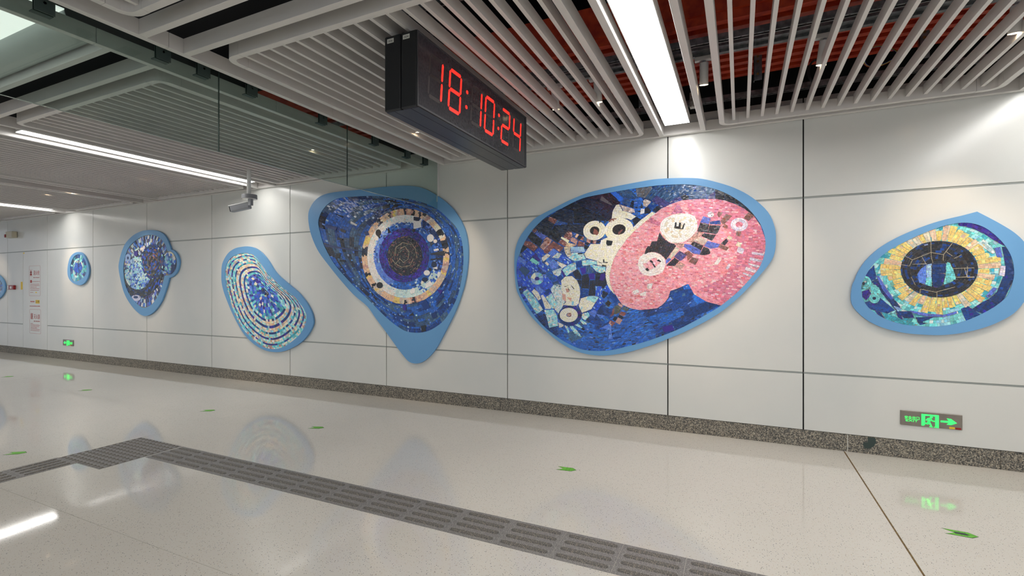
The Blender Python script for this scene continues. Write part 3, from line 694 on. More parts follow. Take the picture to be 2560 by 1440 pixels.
# lower creature
q(c5,'W','980,-150 1060,-230 1200,-240 1300,-150 1350,-20 1365,100 1330,350 1200,360 1020,340 1080,280 1000,120',2,-10,size=(.021,.019),j=.04,name='cream_face')
q(c5,'W','1370,210 1500,170 1640,155 1740,185 1660,300 1590,420 1400,500 1330,360',2,-55,size=(.02,.019),j=.04,name='cream_wing')
q3(c5,'C','1510,165 1640,158 1735,190 1650,298 1480,230',-10)
for p in ('1170,-65 1220,-20 1250,20 1240,30 1215,0','1120,-20 1160,70 1130,40','1040,-30 1120,-50 1110,-40 1050,-15'): so(c5,'K',p,3.3)
so(c5,'r','1070,10 1120,10 1150,80 1090,90',3.3); so(c5,'r','1000,110 1070,130 1080,280 1010,220',3.3); so(c5,'r','1090,180 1190,195 1180,270',3.3)
so(c5,'S','1310,320 1340,320 1310,390 1280,380',3.3); so(c5,'C','1390,375 1415,380 1390,440 1370,430',3.3); so(c5,'C','1195,265 1240,265 1230,350 1190,340',3.3)
A.polar(A.ell(1155,555,235,200,c5), wp(1280+1155/8,720+555/8), .03, .03, lambda t,a,x,z: jit('E', A.rs, .15, ('DI',.3)), 3, t0=.7, name='navy_ring')
A.polar(A.ell(1135,540,182,144,c5), wp(1280+1140/8,720+535/8), .018, .018, lambda t,a,x,z: jit('W', A.rs, .03), 4, t0=.3, name='cream_disc')
A.patch(A.ell(1155,532,62,44,c5,12), 'r', 4, (.016,.014), .5, mix=('RG',.4), name='disc_centre')
# on the pink
A.polar(hole_disc, wp(1600+775/8,440+1040/8), .02, .023, lambda t,a,x,z: jit('w', A.rs, .035, ('h',.2)), 3, t0=.02, name='white_disc')
for p in ('700,925 735,925 730,1005 690,1045 685,1040','730,1003 770,1005 805,1045 690,1046','780,930 825,935 810,1048 770,1010','800,1040 845,1050 865,1065 700,1047','870,960 905,935 868,1062 835,1050'): so(c2,'K',p,4.1)
A.polar(hole_oval, wp(1600+240/8,590+560/8), .02, .022, lambda t,a,x,z: jit((236,222,220), A.rs, .035), 3, t0=.02, name='white_oval')
q(c4,'P','230,450 310,430 420,520 300,630 190,680 80,620 50,540 130,540',4,-20,size=(.02,.014))
for p in ('220,475 270,520 250,550 190,510','240,550 265,545 320,620 290,635','370,465 430,505 410,525 330,495','150,635 190,680 150,705 100,660'): so(c4,'K',p,5)
for cr,k,a,p in ((c2,'m',-15,'740,560 800,600 880,740 620,760 700,640'),(c2,'p',-25,'210,830 420,930 390,1010 140,910'),
 (c2,'Z',40,'1570,705 1655,730 1580,840 1540,770'),(c2,'Z',-35,'1720,750 1850,800 1700,950 1640,970 1610,900'),(c2,'R',-30,'1690,950 1770,1000 1740,1060 1640,1020'),(c2,'Z',-35,'2170,725 2290,800 2170,900 2070,840'),
 (c2,'S',-8,'1265,800 1420,845 1380,960 1200,930'),(c2,'K',5,'1200,935 1390,965 1350,1135 1140,1110'),(c2,'K',5,'1390,980 1620,990 1560,1130 1520,1165 1350,1135'),(c2,'D',10,'1400,910 1600,880 1620,970 1390,965'),
 (c2,'K',-15,'1270,1140 1520,1180 1440,1300 1220,1200'),(c2,'Z',80,'1930,1105 2030,1110 2000,1210 1910,1190'),(c2,'h',-30,'1780,1190 1860,1230 1800,1290 1730,1240'),
 (c2,'h',-20,'1950,1310 2040,1340 2010,1430 1910,1390'),(c2,'r',40,'1140,1110 1270,1140 1060,1330 930,1310 1030,1220'),(c2,'G',-30,'1060,1290 1200,1210 1360,1290 1270,1390'),
 (c4,'K',-12,'390,-80 460,30 600,140 690,150 725,200 520,480 490,440 400,360 290,320 170,330 85,385 110,280 150,200 195,205 235,105 340,100'),
 (c4,'S',-25,'890,155 1010,170 1230,290 1190,375 1060,350 870,215'),(c4,'K',-25,'1060,100 1270,190 1220,290 1010,170'),(c4,'K',-25,'1270,210 1380,250 1415,350 1290,385 1190,375'),
 (c4,'S',10,'1350,95 1600,160 1560,230 1420,255 1280,200'),(c4,'Z',-25,'1600,170 1790,230 1720,300 1560,220'),(c4,'K',45,'1720,45 1775,95 1695,190 1605,155'),
 (c4,'h',45,'720,205 800,260 620,460 570,430'),(c4,'r',30,'700,130 900,155 870,215 830,250 740,200'),(c4,'V',-30,'790,290 940,380 850,480 790,500 680,410'),(c4,'S',45,'570,430 630,460 515,570 515,480'),(c4,'K',20,'690,430 790,500 700,600 515,595'),
 (c4,'R',-40,'880,330 970,290 1060,370 1040,430 950,490 930,400'),(c4,'Z',-30,'1040,420 1175,460 1110,580 970,520'),(c4,'r',-30,'800,510 905,580 810,670 680,605'),
 (c4,'L',15,'1960,215 2095,260 2050,370 1930,320'),(c4,'L',-10,'2230,310 2480,350 2480,400 2235,365'),(c4,'L',-15,'2200,420 2450,480 2430,530 2185,480'),(c4,'L',-18,'2150,535 2400,590 2350,640 2180,580'),
 (c4,'L',-22,'2120,610 2340,690 2290,740 2090,680'),(c4,'L',-25,'2060,720 2250,790 2220,830 2050,760'),(c4,'w',60,'1560,445 1630,470 1550,580 1480,550'),(c4,'L',60,'1770,550 1830,570 1750,680 1710,640'),
 (c4,'w',80,'150,960 260,940 230,1050 130,1055'),(c4,'w',10,'0,1150 120,1100 125,1195 0,1195'),(c3,'w',20,'2510,1055 2550,1130 2440,1180 2410,1110'),(c3,'X',20,'2380,1250 2440,1310 2390,1350 2300,1300'),(c3,'X',-10,'2460,1190 2560,1170 2560,1200 2450,1220')):
    q3(cr,k,p,a,size=(.02,.013),mix=mx if k == 'K' else None,j=.09)
A.polar(A.ell(1985,970,175,135,c2), wp(1600+1985/8,440+970/8), .025, .02, lambda t,a,x,z: jit('L', A.rs, .06), 3, t0=.42, name='lavender_ring')
A.patch(A.ell(1410,770,70,60,c2,12), 'L', 3, (.016,.014), .3, name='lavender_dot')

# ---- mosaic with the rounded triangle board
O2 = [(770,539),(775,519),(788.6,499.6),(810.5,486),(848,478.7),(900.7,474),(940,469),(979,465.5),(1023,464.4),(1056,470),(1084,484),(1110.8,501.8),(1135,526),(1154.7,556.7),(1165.7,587.5),(1170,625),(1168,666),(1161.5,705.5),(1151.6,740),(1137,780),(1119.8,814.7),(1104,845.5),(1089,872),(1071,893.8),(1053.8,906),(1038.5,909),(1023,904.8),(1009.9,891.6),(988,863),(966,832),(939.6,797),(917.6,766),(883,736),(848,696.7),(821.5,663.7),(797,630.8),(782,600),(773,570)]
I2 = [(796,565.5),(796,548),(804,528),(821.5,508),(848,495),(892,490.8),(935,489.5),(974.5,493),(1012,496),(1045,503),(1071,511.6),(1097.6,526),(1121.8,548),(1141.5,570),(1153.6,600.7),(1158,636),(1157,672.5),(1150.5,714),(1142,745),(1126,777),(1108.8,801.5),(1086.8,819),(1064.8,829),(1040.7,832),(1014,828),(988,812.5),(961.5,790.5),(933,762),(913,742),(891.9,723),(858.9,687.9),(834.7,659),(817,628.6),(806,604)]
B2 = Mosaic(O2, I2, 'blue mosaic eye on a rounded triangle board, pointing down, partly behind the glass barrier', seed=5, grout=(120,128,140))
rs = B2.rs; cc = wp(1010,640)
cells = {}
def wedge(t, a, x, z):
    k = (int(t*9), int((a+.02*int(t*9))/(2*math.pi)*(30+8*(int(t*9) % 3))))
    if k not in cells: cells[k] = rs.choice('bbbbttTTDEKN' if a > 1.4 and a < 3.9 else 'bbbbbttTDDE')
    return jit(cells[k], rs, .1, ('MQ', .04))
ring_o = B2.ell(1013.5,641,110,120); core_o = B2.ell(1010,638,63,68)
B2.polar(B2.inner, cc, .0165, .02, wedge, 0, lo=ring_o, t0=0)
stripe = {}
def strip(t, a, x, z):
    k = int(a*17)
    if k not in stripe: stripe[k] = rs.choice('OOOYrGWKhNO')
    return jit(stripe[k], rs, .05)
B2.polar(ring_o, cc, .022, .03, strip, 2, t0=.87, name='striped_gold_ring')
B2.polar(ring_o, cc, .02, .021, lambda t,a,x,z: jit('w' if 1.2 < a < 4.4 else ('E' if a > 5.9 or a < 1.2 else 'c'), rs, .05, ('c',.15) if 1.2 < a < 5.2 else ('bM',.4)), 1, t0=.70, t1=.87, name='white_crescent')
B2.polar(ring_o, cc, .022, .03, lambda t,a,x,z: jit('M' if 2.2 < a < 4.2 else 'b', rs, .12, ('QD',.15)), 1, lo=core_o, t0=0, t1=.33, name='inner_blue_band')
B2.polar(core_o, cc, .014, .026, lambda t,a,x,z: jit('I' if t > .7 else 'E', rs, .2, ('DI',.4)), 2, t0=.5, name='indigo_ring')
B2.polar(B2.ell(1012,640,44,50), wp(1012,640), .012, .022, lambda t,a,x,z: jit('K', rs, .15, ('ZH',.25)), 3, t0=.02, gap=.0018, name='dark_core')
for pts in ('1000,622 1012,616 1022,630 1020,648 1008,656 998,646','984,640 990,618 1006,606 1028,612','990,660 1004,668 1024,664 1034,646','1026,606 1038,622 1042,644','1000,646 988,660 980,648'):
    pp = pl(pts); L = MB()
    for a_, b_ in zip(pp, pp[1:]):
        u, v = wp(*a_), wp(*b_); yy = B2.y-.0019*3-.0018; L.cyl((u[0],yy,u[1]), (v[0],yy,v[1]), .0022, n=5)
    L.obj('grout_crack', mat('pale_grout', (214,200,170), .8), B2.root)
for (cx,cy,rx,ry,k) in ((945.7,582,7,9,'K'),(949,713,8,8,'K'),(1076,595,9,10,'w'),(1088,603,5,5,'w'),(1067,682,8,7,'w'),(1062,699,8,6,'N'),(1085,661,7,8,'N'),(1075,674,4,4,'K')):
    B2.solid(B2.ell(cx,cy,rx,ry,n=12), k, 3.3, 'round_piece')
for cr,k,p in ((d1,'K','895,590 950,580 910,600'),(d1,'K','950,490 990,550 955,565'),(d1,'K','820,560 870,600 860,625 840,600'),(d2,'w','695,420 780,420 790,490 720,510 700,510'),(d2,'w','760,420 790,390 800,400 785,440'),
   (d2,'N','700,370 780,385 760,420 700,415'),(d2,'K','685,510 718,510 718,545 685,545'),(d2,'N','875,655 905,650 930,680 895,705'),(d2,'w','925,745 980,730 990,755 935,765'),(d4,'w','750,500 795,460 830,510 740,555'),
   (d4,'w','880,370 930,365 900,420 880,440'),(d4,'w','820,320 880,300 880,335'),(d4,'W','700,460 735,470 705,505 690,495'),(d4,'w','560,590 600,540 630,560 620,600 580,615'),(d4,'K','800,215 925,200 925,215 805,232'),(d4,'K','805,150 900,130 960,120 965,180 800,165'),
   (d4,'I','870,560 945,570 915,620'),(d4,'I','485,735 525,735 525,800 490,800'),(d5,'E','690,90 750,40 800,130 740,160'),(d5,'E','805,200 860,180 880,240 825,260'),(d5,'K','690,340 745,330 750,400 700,410'),
   (d5,'E','1020,60 1050,15 1095,40 1070,105'),(d5,'K','550,225 600,185 615,225'),(d1,'K','355,335 450,370 440,385 360,345'),(d1,'w','530,420 605,460 595,480 525,445'),(d1,'E','680,550 725,530 745,580 700,590'),
   (d1,'K','415,505 480,530 470,560 415,540'),(d1,'K','375,605 440,620 430,640 375,635'),(d1,'E','250,455 380,490 360,530 245,490'),(d1,'K','890,250 975,225 975,270 895,290'),(d1,'E','700,440 750,400 780,440 740,475'),
   (d3,'K','365,150 420,150 405,210 360,210'),(d3,'K','405,225 475,225 470,250 405,245'),(d3,'E','225,45 655,120 655,135 225,75'),(d1,'E','240,310 275,350 250,380 200,360'),(d2,'V','700,190 750,210 700,215')):
    B2.solid(B2.px(pl(p), cr), k, 2.6 if cr in (d1,d3,d5) else 3.2)

# ---- striped bean
O3 = pl('104,400 110,290 140,210 190,140 260,95 330,78 400,72 470,85 530,120 580,165 640,240 700,340 760,410 830,470 900,530 980,600 1040,670 1090,740 1130,820')
O3 = [(530+a/K4, 600+c/K4) for a, c in O3] + [(530+a/K4, 720+c/K4) for a, c in pl('1145,330 1150,400 1120,480 1060,570 980,640 890,690 800,722 720,730 620,715 520,670 430,600 350,510 280,390 220,270 170,150 130,40')] + [(553.5,706)]
I3 = [(530+a/K4, 600+c/K4) for a, c in pl('147,430 150,330 175,250 230,190 310,155 390,147 460,165 510,205 560,280 620,360 690,440 780,520 870,590 940,650 1000,720')] + [(530+a/K4, 720+c/K4) for a, c in pl('1045,240 1072,320 1060,410 1010,510 930,590 830,660 720,695 600,680 500,620 400,530 320,430 260,310 210,180 175,50')] + [(565,712)]
B3 = Mosaic(O3, I3, 'bean-shaped mosaic with blue and cream concentric stripes', seed=9)
rs3 = B3.rs; c3c = wp(661,728)
def bean(t, a, x, z):
    return jit(rs3.choice('WWchOOCGAL') , rs3, .07)
rings = [(0,.10,'EDK'),(.10,.44,'BDbSIaM'),(.44,.49,'ACWa'),(.49,.53,'DIE'),(.53,.60,'WOCh'),(.60,.645,'DEI'),(.645,.715,'OOWGc'),(.715,.75,'DEa'),(.75,.81,'WCAO'),(.81,.845,'DIE'),(.845,.91,'OAWGC'),(.91,.94,'DIa'),(.94,1,'WACr')]
for i, (a_, b_, ks) in enumerate(rings):
    B3.polar(B3.inner, c3c, .026 if i != 1 else .04, .04 if ks[0] in 'DE' else .032, lambda t,a,x,z: jit(rs3.choice(ks) if not (rs3.random() < .12) else rs3.choice('ACW'), rs3, .08), 0, t0=a_, t1=b_, name='tesserae_ring', vr=.1)

# ---- cell mosaic with the bump
O4 = [(295.8,670.5),(298,650.7),(304.8,626),(314.7,606),(332.9,588),(356,577),(379,575),(395.5,578),(408.7,586),(418.6,601),(426.8,623.5),(435,627),(443,637.5),(447.4,650.7),(446.6,665.5),(441.6,680),(433,690),(422.7,694.4),(417,714.5),(405,749),(392,770.5),(379,783.7),(365.8,789.5),(354,788),(339.4,777),(323,757),(309.8,732.6),(301.5,703)]
I4 = [(308.5,685),(308,664),(313,639),(321,619),(336,603),(356,590.5),(375.7,587),(392,590.5),(405,601),(413.6,614.4),(418,628),(426.8,628.5),(435,636),(440,647),(440.8,664),(435,678.7),(425,687),(415,688.6),(411,690),(408.7,700),(402,722.7),(390.5,745.8),(379,760.6),(364,769),(351,767),(336,754),(321,732.6),(311.4,708)]
B4 = Mosaic(O4, I4, 'blue cell-shaped mosaic with a small round bump on its right side', seed=3, sharp=(10,17), sharp_in=(10,17))
r4 = B4.rs
B4.polar([p for p in B4.px([(310,685),(309,664),(314,639),(322,619),(337,603),(356,591),(375.7,587),(392,590.5),(405,601),(414,616),(418,640),(417,670),(410,700),(402,722.7),(390.5,745.8),(379,760.6),(364,768),(351,766),(336,754),(321,732.6),(311.4,708)])], wp(365,675), .06, .028, lambda t,a,x,z: jit(r4.choice('bMQVSTNcg'), r4, .15, ('w', .12 if t > .75 else .04)), 0, t0=.05, vr=.3)
B4.polar(B4.ell(350,692,43,54), wp(350,692), .03, .05, lambda t,a,x,z: jit('K', r4, .2, ('HEN',.5)), 1, t0=.05, name='dark_cell_wall')
B4.polar(B4.ell(344,683,33,41), wp(344,683), .035, .035, lambda t,a,x,z: jit(r4.choice('QMQCc'), r4, .12, ('bD',.15)), 2, t0=.03, name='pale_cell')
B4.polar(B4.ell(381.5,654,29,44), wp(381.5,654), .03, .04, lambda t,a,x,z: jit('E', r4, .2, ('IbC',.4)), 3, t0=.85, name='blue_nucleus_rim')
B4.polar(B4.ell(381.5,654,29,44), wp(381.5,654), .026, .04, lambda t,a,x,z: jit(r4.choice('KHZKE'), r4, .2, ('BD',.3)), 3, t0=.03, t1=.85, name='dark_nucleus')
B4.patch(B4.px([(392,690),(404,676),(407,690),(396,712),(384,727),(372,734),(362,728),(376,710)]), 'K', 3, (.05,.02), 1, mix=('HEB',.4))
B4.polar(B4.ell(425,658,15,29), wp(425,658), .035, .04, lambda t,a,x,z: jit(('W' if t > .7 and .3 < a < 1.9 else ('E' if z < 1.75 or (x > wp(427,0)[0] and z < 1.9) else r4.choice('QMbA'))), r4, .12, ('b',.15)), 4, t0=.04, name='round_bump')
B4.polar(B4.ell(358,622,6,8), wp(358,622), .03, .03, lambda t,a,x,z: jit('w', r4, .1, ('GM',.4)), 2, t0=.1, name='small_disc')
B4.solid(B4.ell(339,634,5,7,n=10), 'I', 2.5, 'round_piece'); B4.solid(B4.ell(319.5,644,7,10,n=10), 'Q', 2.2, 'round_piece'); B4.solid(B4.ell(319.5,645,2.5,4,n=10), 'E', 3, 'round_piece')
B4.solid(B4.ell(339.5,745,12,8,n=12), 'L', 1.5, 'round_piece'); B4.solid(B4.ell(339,743,6,3.5,n=10), 'E', 2.3, 'round_piece')
for p in ('345,598 350,597 352,606 347,608','372,604 376,604 376,616 372,616','336,625 346,618 348,621 338,629','330,622 334,630 340,642 336,643'): B4.solid(B4.px(pl(p)), 'c', 2.4)

# ---- small egg
O5 = [(168,681.5),(169,664),(174,645),(183,634),(194,630),(205,633),(213.7,645),(220,661.8),(222,677),(219,692.5),(212.6,704.6),(205,711),(195,712.7),(180,706),(171,695)]
I5 = [(175,672.7),(174.7,666),(178.6,653),(185,641),(195,636),(205,640),(212.6,652),(216,666),(215,681.5),(209,692.5),(199.5,700),(186,704),(179.7,699),(176.4,690)]
B5 = Mosaic(O5, I5, 'small far egg-shaped mosaic, turquoise with a dark blue centre', seed=2)
B5.polar(B5.inner, wp(194,669), .05, .05, lambda t,a,x,z: jit(B5.rs.choice('AACcaA') if t < .8 else B5.rs.choice('AaDTC'), B5.rs, .14, ('SVT',.2)), 0, t0=.05)
B5.polar(B5.ell(194,669,11,17), wp(194,669), .09, .09, lambda t,a,x,z: jit('K' if int(a*1.9) in (2,6) else 'B', B5.rs, .12, ('bD',.3)), 1, t0=.02, name='blue_centre')

# ---- eye mosaic on the right
O6 = [(2137.6,700),(2144,682.6),(2164,651.9),(2197,621),(2240.9,594.7),(2295.8,570.5),(2350.8,551.9),(2405.7,538.7),(2443.3,528.8),(2473,544),(2503.7,560.7),(2536.7,581.5),(2562,606),(2580,640),(2588,680),(2580,722),(2560,755.7),(2536.7,782),(2503.7,801.9),(2459.8,819.5),(2404.8,832.6),(2349.9,838),(2294.9,835.9),(2256,831.5),(2207.9,819.5),(2170.5,801.9),(2144,779.9),(2131,762),(2127.7,742.5),(2131,714)]
I6 = [(2154,731.5),(2155,709.6),(2164,689.8),(2183.7,660.7),(2214.5,632),(2251.9,610),(2306.8,583.7),(2361.8,564),(2403.5,556.7),(2437.8,559.6),(2470.8,573.8),(2503.7,602.4),(2523.5,629.9),(2533.4,656),(2536,684),(2532,707),(2521,736),(2503.7,754.6),(2477.4,773),(2437.8,793),(2393.8,808.5),(2338.9,816.8),(2284,814),(2251.9,809.6),(2214.5,797.5),(2181.5,777.7),(2161.8,755.7)]
B6 = Mosaic(O6, I6, 'eye-shaped mosaic at right with yellow ring round a dark pupil, on a pointed board', sharp=(8,), seed=6)
r6 = B6.rs; c6c = wp(2349,673)
pup = B6.ell(2349,673,97,71)
cell6 = {}
def teal(t, a, x, z):
    k = (int(t*6), int(a*9))
    if k not in cell6: cell6[k] = r6.choice('AAaAC')
    return jit(cell6[k], r6, .1, ('ac',.12))
B6.polar(B6.inner, c6c, .02, .024, teal, 0, lo=pup, t0=0)
gold = {}
R_in = B6.rays(pup, c6c)
for k in range(46):
    a0 = 2*math.pi*k/46; a1 = 2*math.pi*(k+1)/46; n_ = 360
    ext = r6.uniform(.07,.15)
    def pt(a, e): 
        r = R_in[int(a/(2*math.pi)*360) % 360]; return (c6c[0]+(r+e)*math.cos(a), c6c[1]+(r+e)*math.sin(a))
    B6.patch([pt(a0,.001), pt(a0,ext), pt((a0+a1)/2,ext), pt(a1,ext), pt(a1,.001)], r6.choice('YYYYOYh'), 1, (.024,.02), a0, j=.07, mix=('O',.1), name='gold_wedge')
B6.polar(pup, c6c, .0175, .024, lambda t,a,x,z: jit('K', r6, .12, ('NED',.3)), 2, t0=.02, gap=.0014, name='dark_pupil')
for cr,k,a,p,ly in ((c7,'M',10,'785,760 800,730 830,690 890,645 890,830 870,860 810,850',3),(c7,'Q',5,'890,645 955,630 950,820 890,820',3),(c9,'A',5,'885,100 955,105 955,215 880,190',3),(c9,'M',20,'785,80 885,100 880,190 810,170',3),
   (c7,'E',0,'957,630 1115,630 1112,745 957,745',3),(c9,'E',0,'957,62 1110,62 1075,195 1020,225 960,215',3),(c7,'A',5,'1118,612 1160,620 1200,700 1228,790 1228,815 1108,770',3),(c9,'A',5,'1112,80 1228,95 1228,130 1170,165 1080,195',3),
   (c8,'I',-35,'710,170 800,160 920,175 1050,240 1200,370 1245,435 1160,395 1000,290 860,225 715,200',1.5),(c8,'E',-60,'1205,440 1250,440 1310,540 1345,700 1345,820 1240,820 1250,700 1230,560',1.5),
   (c10,'E',70,'1245,0 1350,20 1330,170 1250,330 1180,410 1060,350 1150,270 1220,100',1.5),(c10,'E',-45,'1060,350 1180,410 1000,530 860,470 980,390',1.5),(c10,'D',15,'740,465 820,430 975,535 800,605 760,520',1.5),
   (c10,'S',45,'1020,320 1110,220 1160,230 1060,345',2.2),(c8,'S',-70,'1120,455 1190,440 1220,560 1150,560',2.2),(c8,'L',80,'1185,655 1250,658 1240,780 1170,765',2.2),(c8,'c',-50,'930,400 1000,355 1140,500 1100,525',1.3),
   (c7,'D',30,'300,645 320,819 190,819 190,760',1.5),(c9,'D',-35,'300,0 330,100 270,150 200,90 230,30',1.4),(c9,'E',-40,'265,155 330,120 600,440 560,500 370,270',1.6),(c9,'D',-35,'190,390 370,340 540,480 450,520 330,490 250,470',1.5),
   (c9,'S',-55,'320,90 350,90 520,350 480,355 400,260',2.2),(c9,'S',-15,'705,480 900,520 1100,530 1240,490 1240,520 1080,560 880,550 720,510',2.2),(c9,'E',-10,'540,490 720,490 760,570 640,570',1.8),(c9,'E',5,'770,560 990,555 830,620 920,625 820,650 790,610',1.8),
   (c9,'E',-60,'370,500 430,580 350,540 300,480',1.8),(c9,'E',-50,'540,490 600,520 635,600 570,560',2.0),(c9,'A',-30,'240,200 300,185 350,215 385,290 310,300 260,260',2.4),(c9,'I',-30,'160,265 240,240 265,290 210,370 165,330',2.4),
   (c9,'a',-35,'380,495 560,560 800,650 700,660 430,590',1.2),(c9,'Q',-25,'515,430 620,455 570,500',2.4)):
    B6.patch(B6.px(pl(p), cr), k, ly, (.021,.017), rad(a), j=.1, mix=('DI',.15) if k in 'ED' else None)
B6.polar(B6.ell(300,345,62,58,c9), wp(2120+300/K4,670+345/K4), .02, .025, lambda t,a,x,z: jit('A', r6, .1), 3, t0=.3, name='turquoise_ring')
B6.polar(B6.ell(200,165,65,75,c9), wp(2120+200/K4,670+165/K4), .02, .025, lambda t,a,x,z: jit('A', r6, .1), 3, t0=.3, name='turquoise_ring')
B6.solid(B6.ell(2185.5,745.5,5,4,n=8),'N',4); B6.solid(B6.ell(2159,709,4,5,n=8),'N',4)
crk = mat('pupil_grout', (196,184,160), .8)
for pts in ('640,540 735,590 945,505 1090,530 1190,400','735,590 700,660 605,645','735,640 900,635','840,550 890,635','945,380 950,560 970,625','1085,600 1090,530','1115,495 1190,545','1210,575 1295,530','1180,690 1440,680','1330,685 1360,790 1440,790'):
    pp = [(2120+a/K4, 520+c/K4) for a, c in pl(pts)]; L = MB()
    for a_, b_ in zip(pp, pp[1:]):
        u, v = wp(*a_), wp(*b_); yy = B6.y-.0019*2-.0017; L.cyl((u[0],yy,u[1]), (v[0],yy,v[1]), .0019, n=5)
    L.obj('grout_crack', crk, B6.root)
for pts in ('820,300 825,240 1000,275 1220,215','720,100 770,195','1015,275 1015,340','1360,-20 1360,100 1230,107 1440,100'):
    pp = [(2120+a/K4, 670+c/K4) for a, c in pl(pts)]; L = MB()
    for a_, b_ in zip(pp, pp[1:]):
        u, v = wp(*a_), wp(*b_); yy = B6.y-.0019*2-.0017; L.cyl((u[0],yy,u[1]), (v[0],yy,v[1]), .0019, n=5)
    L.obj('grout_crack', crk, B6.root)

# ---- far left one, cut by the frame
O7 = [(-25+37*math.cos(2*math.pi*k/16), 717+36*math.sin(2*math.pi*k/16)) for k in range(16)]
I7 = [(-25+31*math.cos(2*math.pi*k/16), 717+28*math.sin(2*math.pi*k/16)) for k in range(16)]
B7 = Mosaic(O7, I7, 'blue mosaic board cut off by the left edge of the photo', seed=21)
B7.polar(B7.inner, B7.c, .05, .05, lambda t,a,x,z: jit(B7.rs.choice('bTDtQ'), B7.rs, .14), 0, t0=.05)

# ================================================================= CEILING
ZB, ZT = 3.02, 3.12
slab = MB().box(-19, 7.5, -11, .25, 4.25, 4.4).obj('ceiling', M['black']); struct(slab, 'dark open void above the slatted ceiling')
tn = [0]
def beam(x0, x1, y0, y1, label):
    tn[0] += 1
    o = MB().box(x0, x1, y0, y1, ZB, ZT).obj('trim_%d' % tn[0], M['alum']); bevel(o, .0015); return struct(o, label)
BW = .045
beam(-3.40, 7.4, -.055, -.008, 'white ceiling edge beam along the mosaic wall, right of the glass')
beam(-18.9, -3.715, -.055, -.008, 'white ceiling edge beam along the mosaic wall, left of the glass')
LX = [(-3.40,-3.355,-10.8,'white beam just right of the glass barrier'),(-3.76,-3.715,-10.8,'white beam just left of the glass barrier')]
for x0, x1, y0, lb in LX:
    seg = [-.0555, -1.9, -3.30, -6.2, y0] if x0 > -3.5 else [-.0555, -2.2, -3.53, -6.2, y0]
    for a, c in zip(seg, seg[1:]): beam(x0, x1, c+.001, a-.001, lb)
YR1 = (-3.165, -3.21); YR2 = (-3.43, -3.475)
for x0, x1 in ((-3.354, 7.4), (-18.9, -3.761)):
    for y1, y0 in (YR1, YR2):
        xm = x0+ (x1-x0)*.5
        beam(x0, -5.2 if x0 < -5 else 2.0, y0, y1, 'white cross beam between the rows of slatted ceiling panels'); 
        beam((-5.199 if x0 < -5 else 2.001), x1, y0, y1, 'white cross beam continuing between the rows of slatted panels')
row = {1: (-3.164, -.056), 2: (-6.62, -3.476)}
bx = [-.352,-.7505,1.99,2.34,-6.408,-6.808,-9.40,-9.85,-12.17,-12.58,-15.17]
for r in (1, 2):
    for x in bx:
        if r == 2 and -7 < x < -3.7: continue
        beam(x, x+BW, row[r][0], row[r][1], 'white beam beside the slatted ceiling panels')
for x0, x1 in ((-3.354, 7.4), (-18.9, -3.761)):
    beam(x0, x1, -6.668, -6.622, 'white cross beam behind the camera')

def slat_module(x0, x1, y0, y1, n, label, group='slatted ceiling panels'):
    t = tag(empty('slatted_ceiling_panel', ((x0+x1)/2, (y0+y1)/2, ZB)), label, 'ceiling panel', group)
    a, c = (x1-x0)/2, (y1-y0)/2; w = BW; R = .10; H = ZT-ZB; g = .0012
    CR = .16
    for sx in (-1,1):
        for sy in (-1,1):
            pts = [(sx*a, sy*(c-CR))] + [(sx*(a-R+R*math.cos(k)), sy*(c-R+R*math.sin(k))) for k in [math.pi/2*i/7 for i in range(8)]] + [(sx*(a-CR), sy*c)]
            r = R-w
            pts += [(sx*(a-CR), sy*(c-w))] + [(sx*(a-R+r*math.cos(k)), sy*(c-R+r*math.sin(k))) for k in [math.pi/2*i/7 for i in range(7,-1,-1)]] + [(sx*(a-w), sy*(c-CR))]
            MB().prism(pts, 0, H, 'z').obj('frame_corner', M['alum'], t)
    for s_ in (-1,1):
        bevel(MB().box(-a+CR+g, a-CR-g, min(s_*c, s_*(c-w)), max(s_*c, s_*(c-w)), 0, H).obj('frame_bar', M['alum'], t), .0015)
        bevel(MB().box(min(s_*a, s_*(a-w)), max(s_*a, s_*(a-w)), -c+CR+g, c-CR-g, 0, H).obj('frame_bar', M['alum'], t), .0015)
    sm = MB().box(-.0125, .0125, -c+w+.0005, c-w-.0005, .03, .11).mesh('slat', M['alum'])
    p = (x1-x0-.25)/(n-1)
    for k in range(n): link('slat', sm, t, (-a+.125+k*p, 0, 0))
    return t
mods = [(-3.195,-.88,18,'slatted ceiling panel above the clock, between glass barrier and ceiling light'),
        (-.178,1.855,16,'slatted ceiling panel right of the long ceiling light, above the eye mosaic'),
        (2.47,4.78,18,'slatted ceiling panel outside the frame to the right'),
        (-6.235,-3.92,18,'slatted ceiling panel seen through the glass barrier'),
        (-9.25,-6.935,18,'slatted ceiling panel behind the security camera, left of its light'),
        (-12.0,-9.92,16,'far slatted ceiling panel, second from the left end'),
        (-15.02,-12.70,18,'farthest visible slatted ceiling panel'),(-17.6,-15.28,18,'slatted ceiling panel beyond the left edge')]
for x0, x1, n, lb in mods: slat_module(x0, x1, -3.05, -.125, n, lb)
for x0, x1, n, lb in mods[:3]: slat_module(x0, x1, -6.5, -3.585, n, lb.replace('slatted ceiling panel', 'nearer slatted ceiling panel') + ', second row')
for x0, x1, n, lb in mods[4:7]: slat_module(x0, x1, -6.5, -3.585, n, lb.replace('slatted ceiling panel', 'nearer slatted ceiling panel') + ', second row')

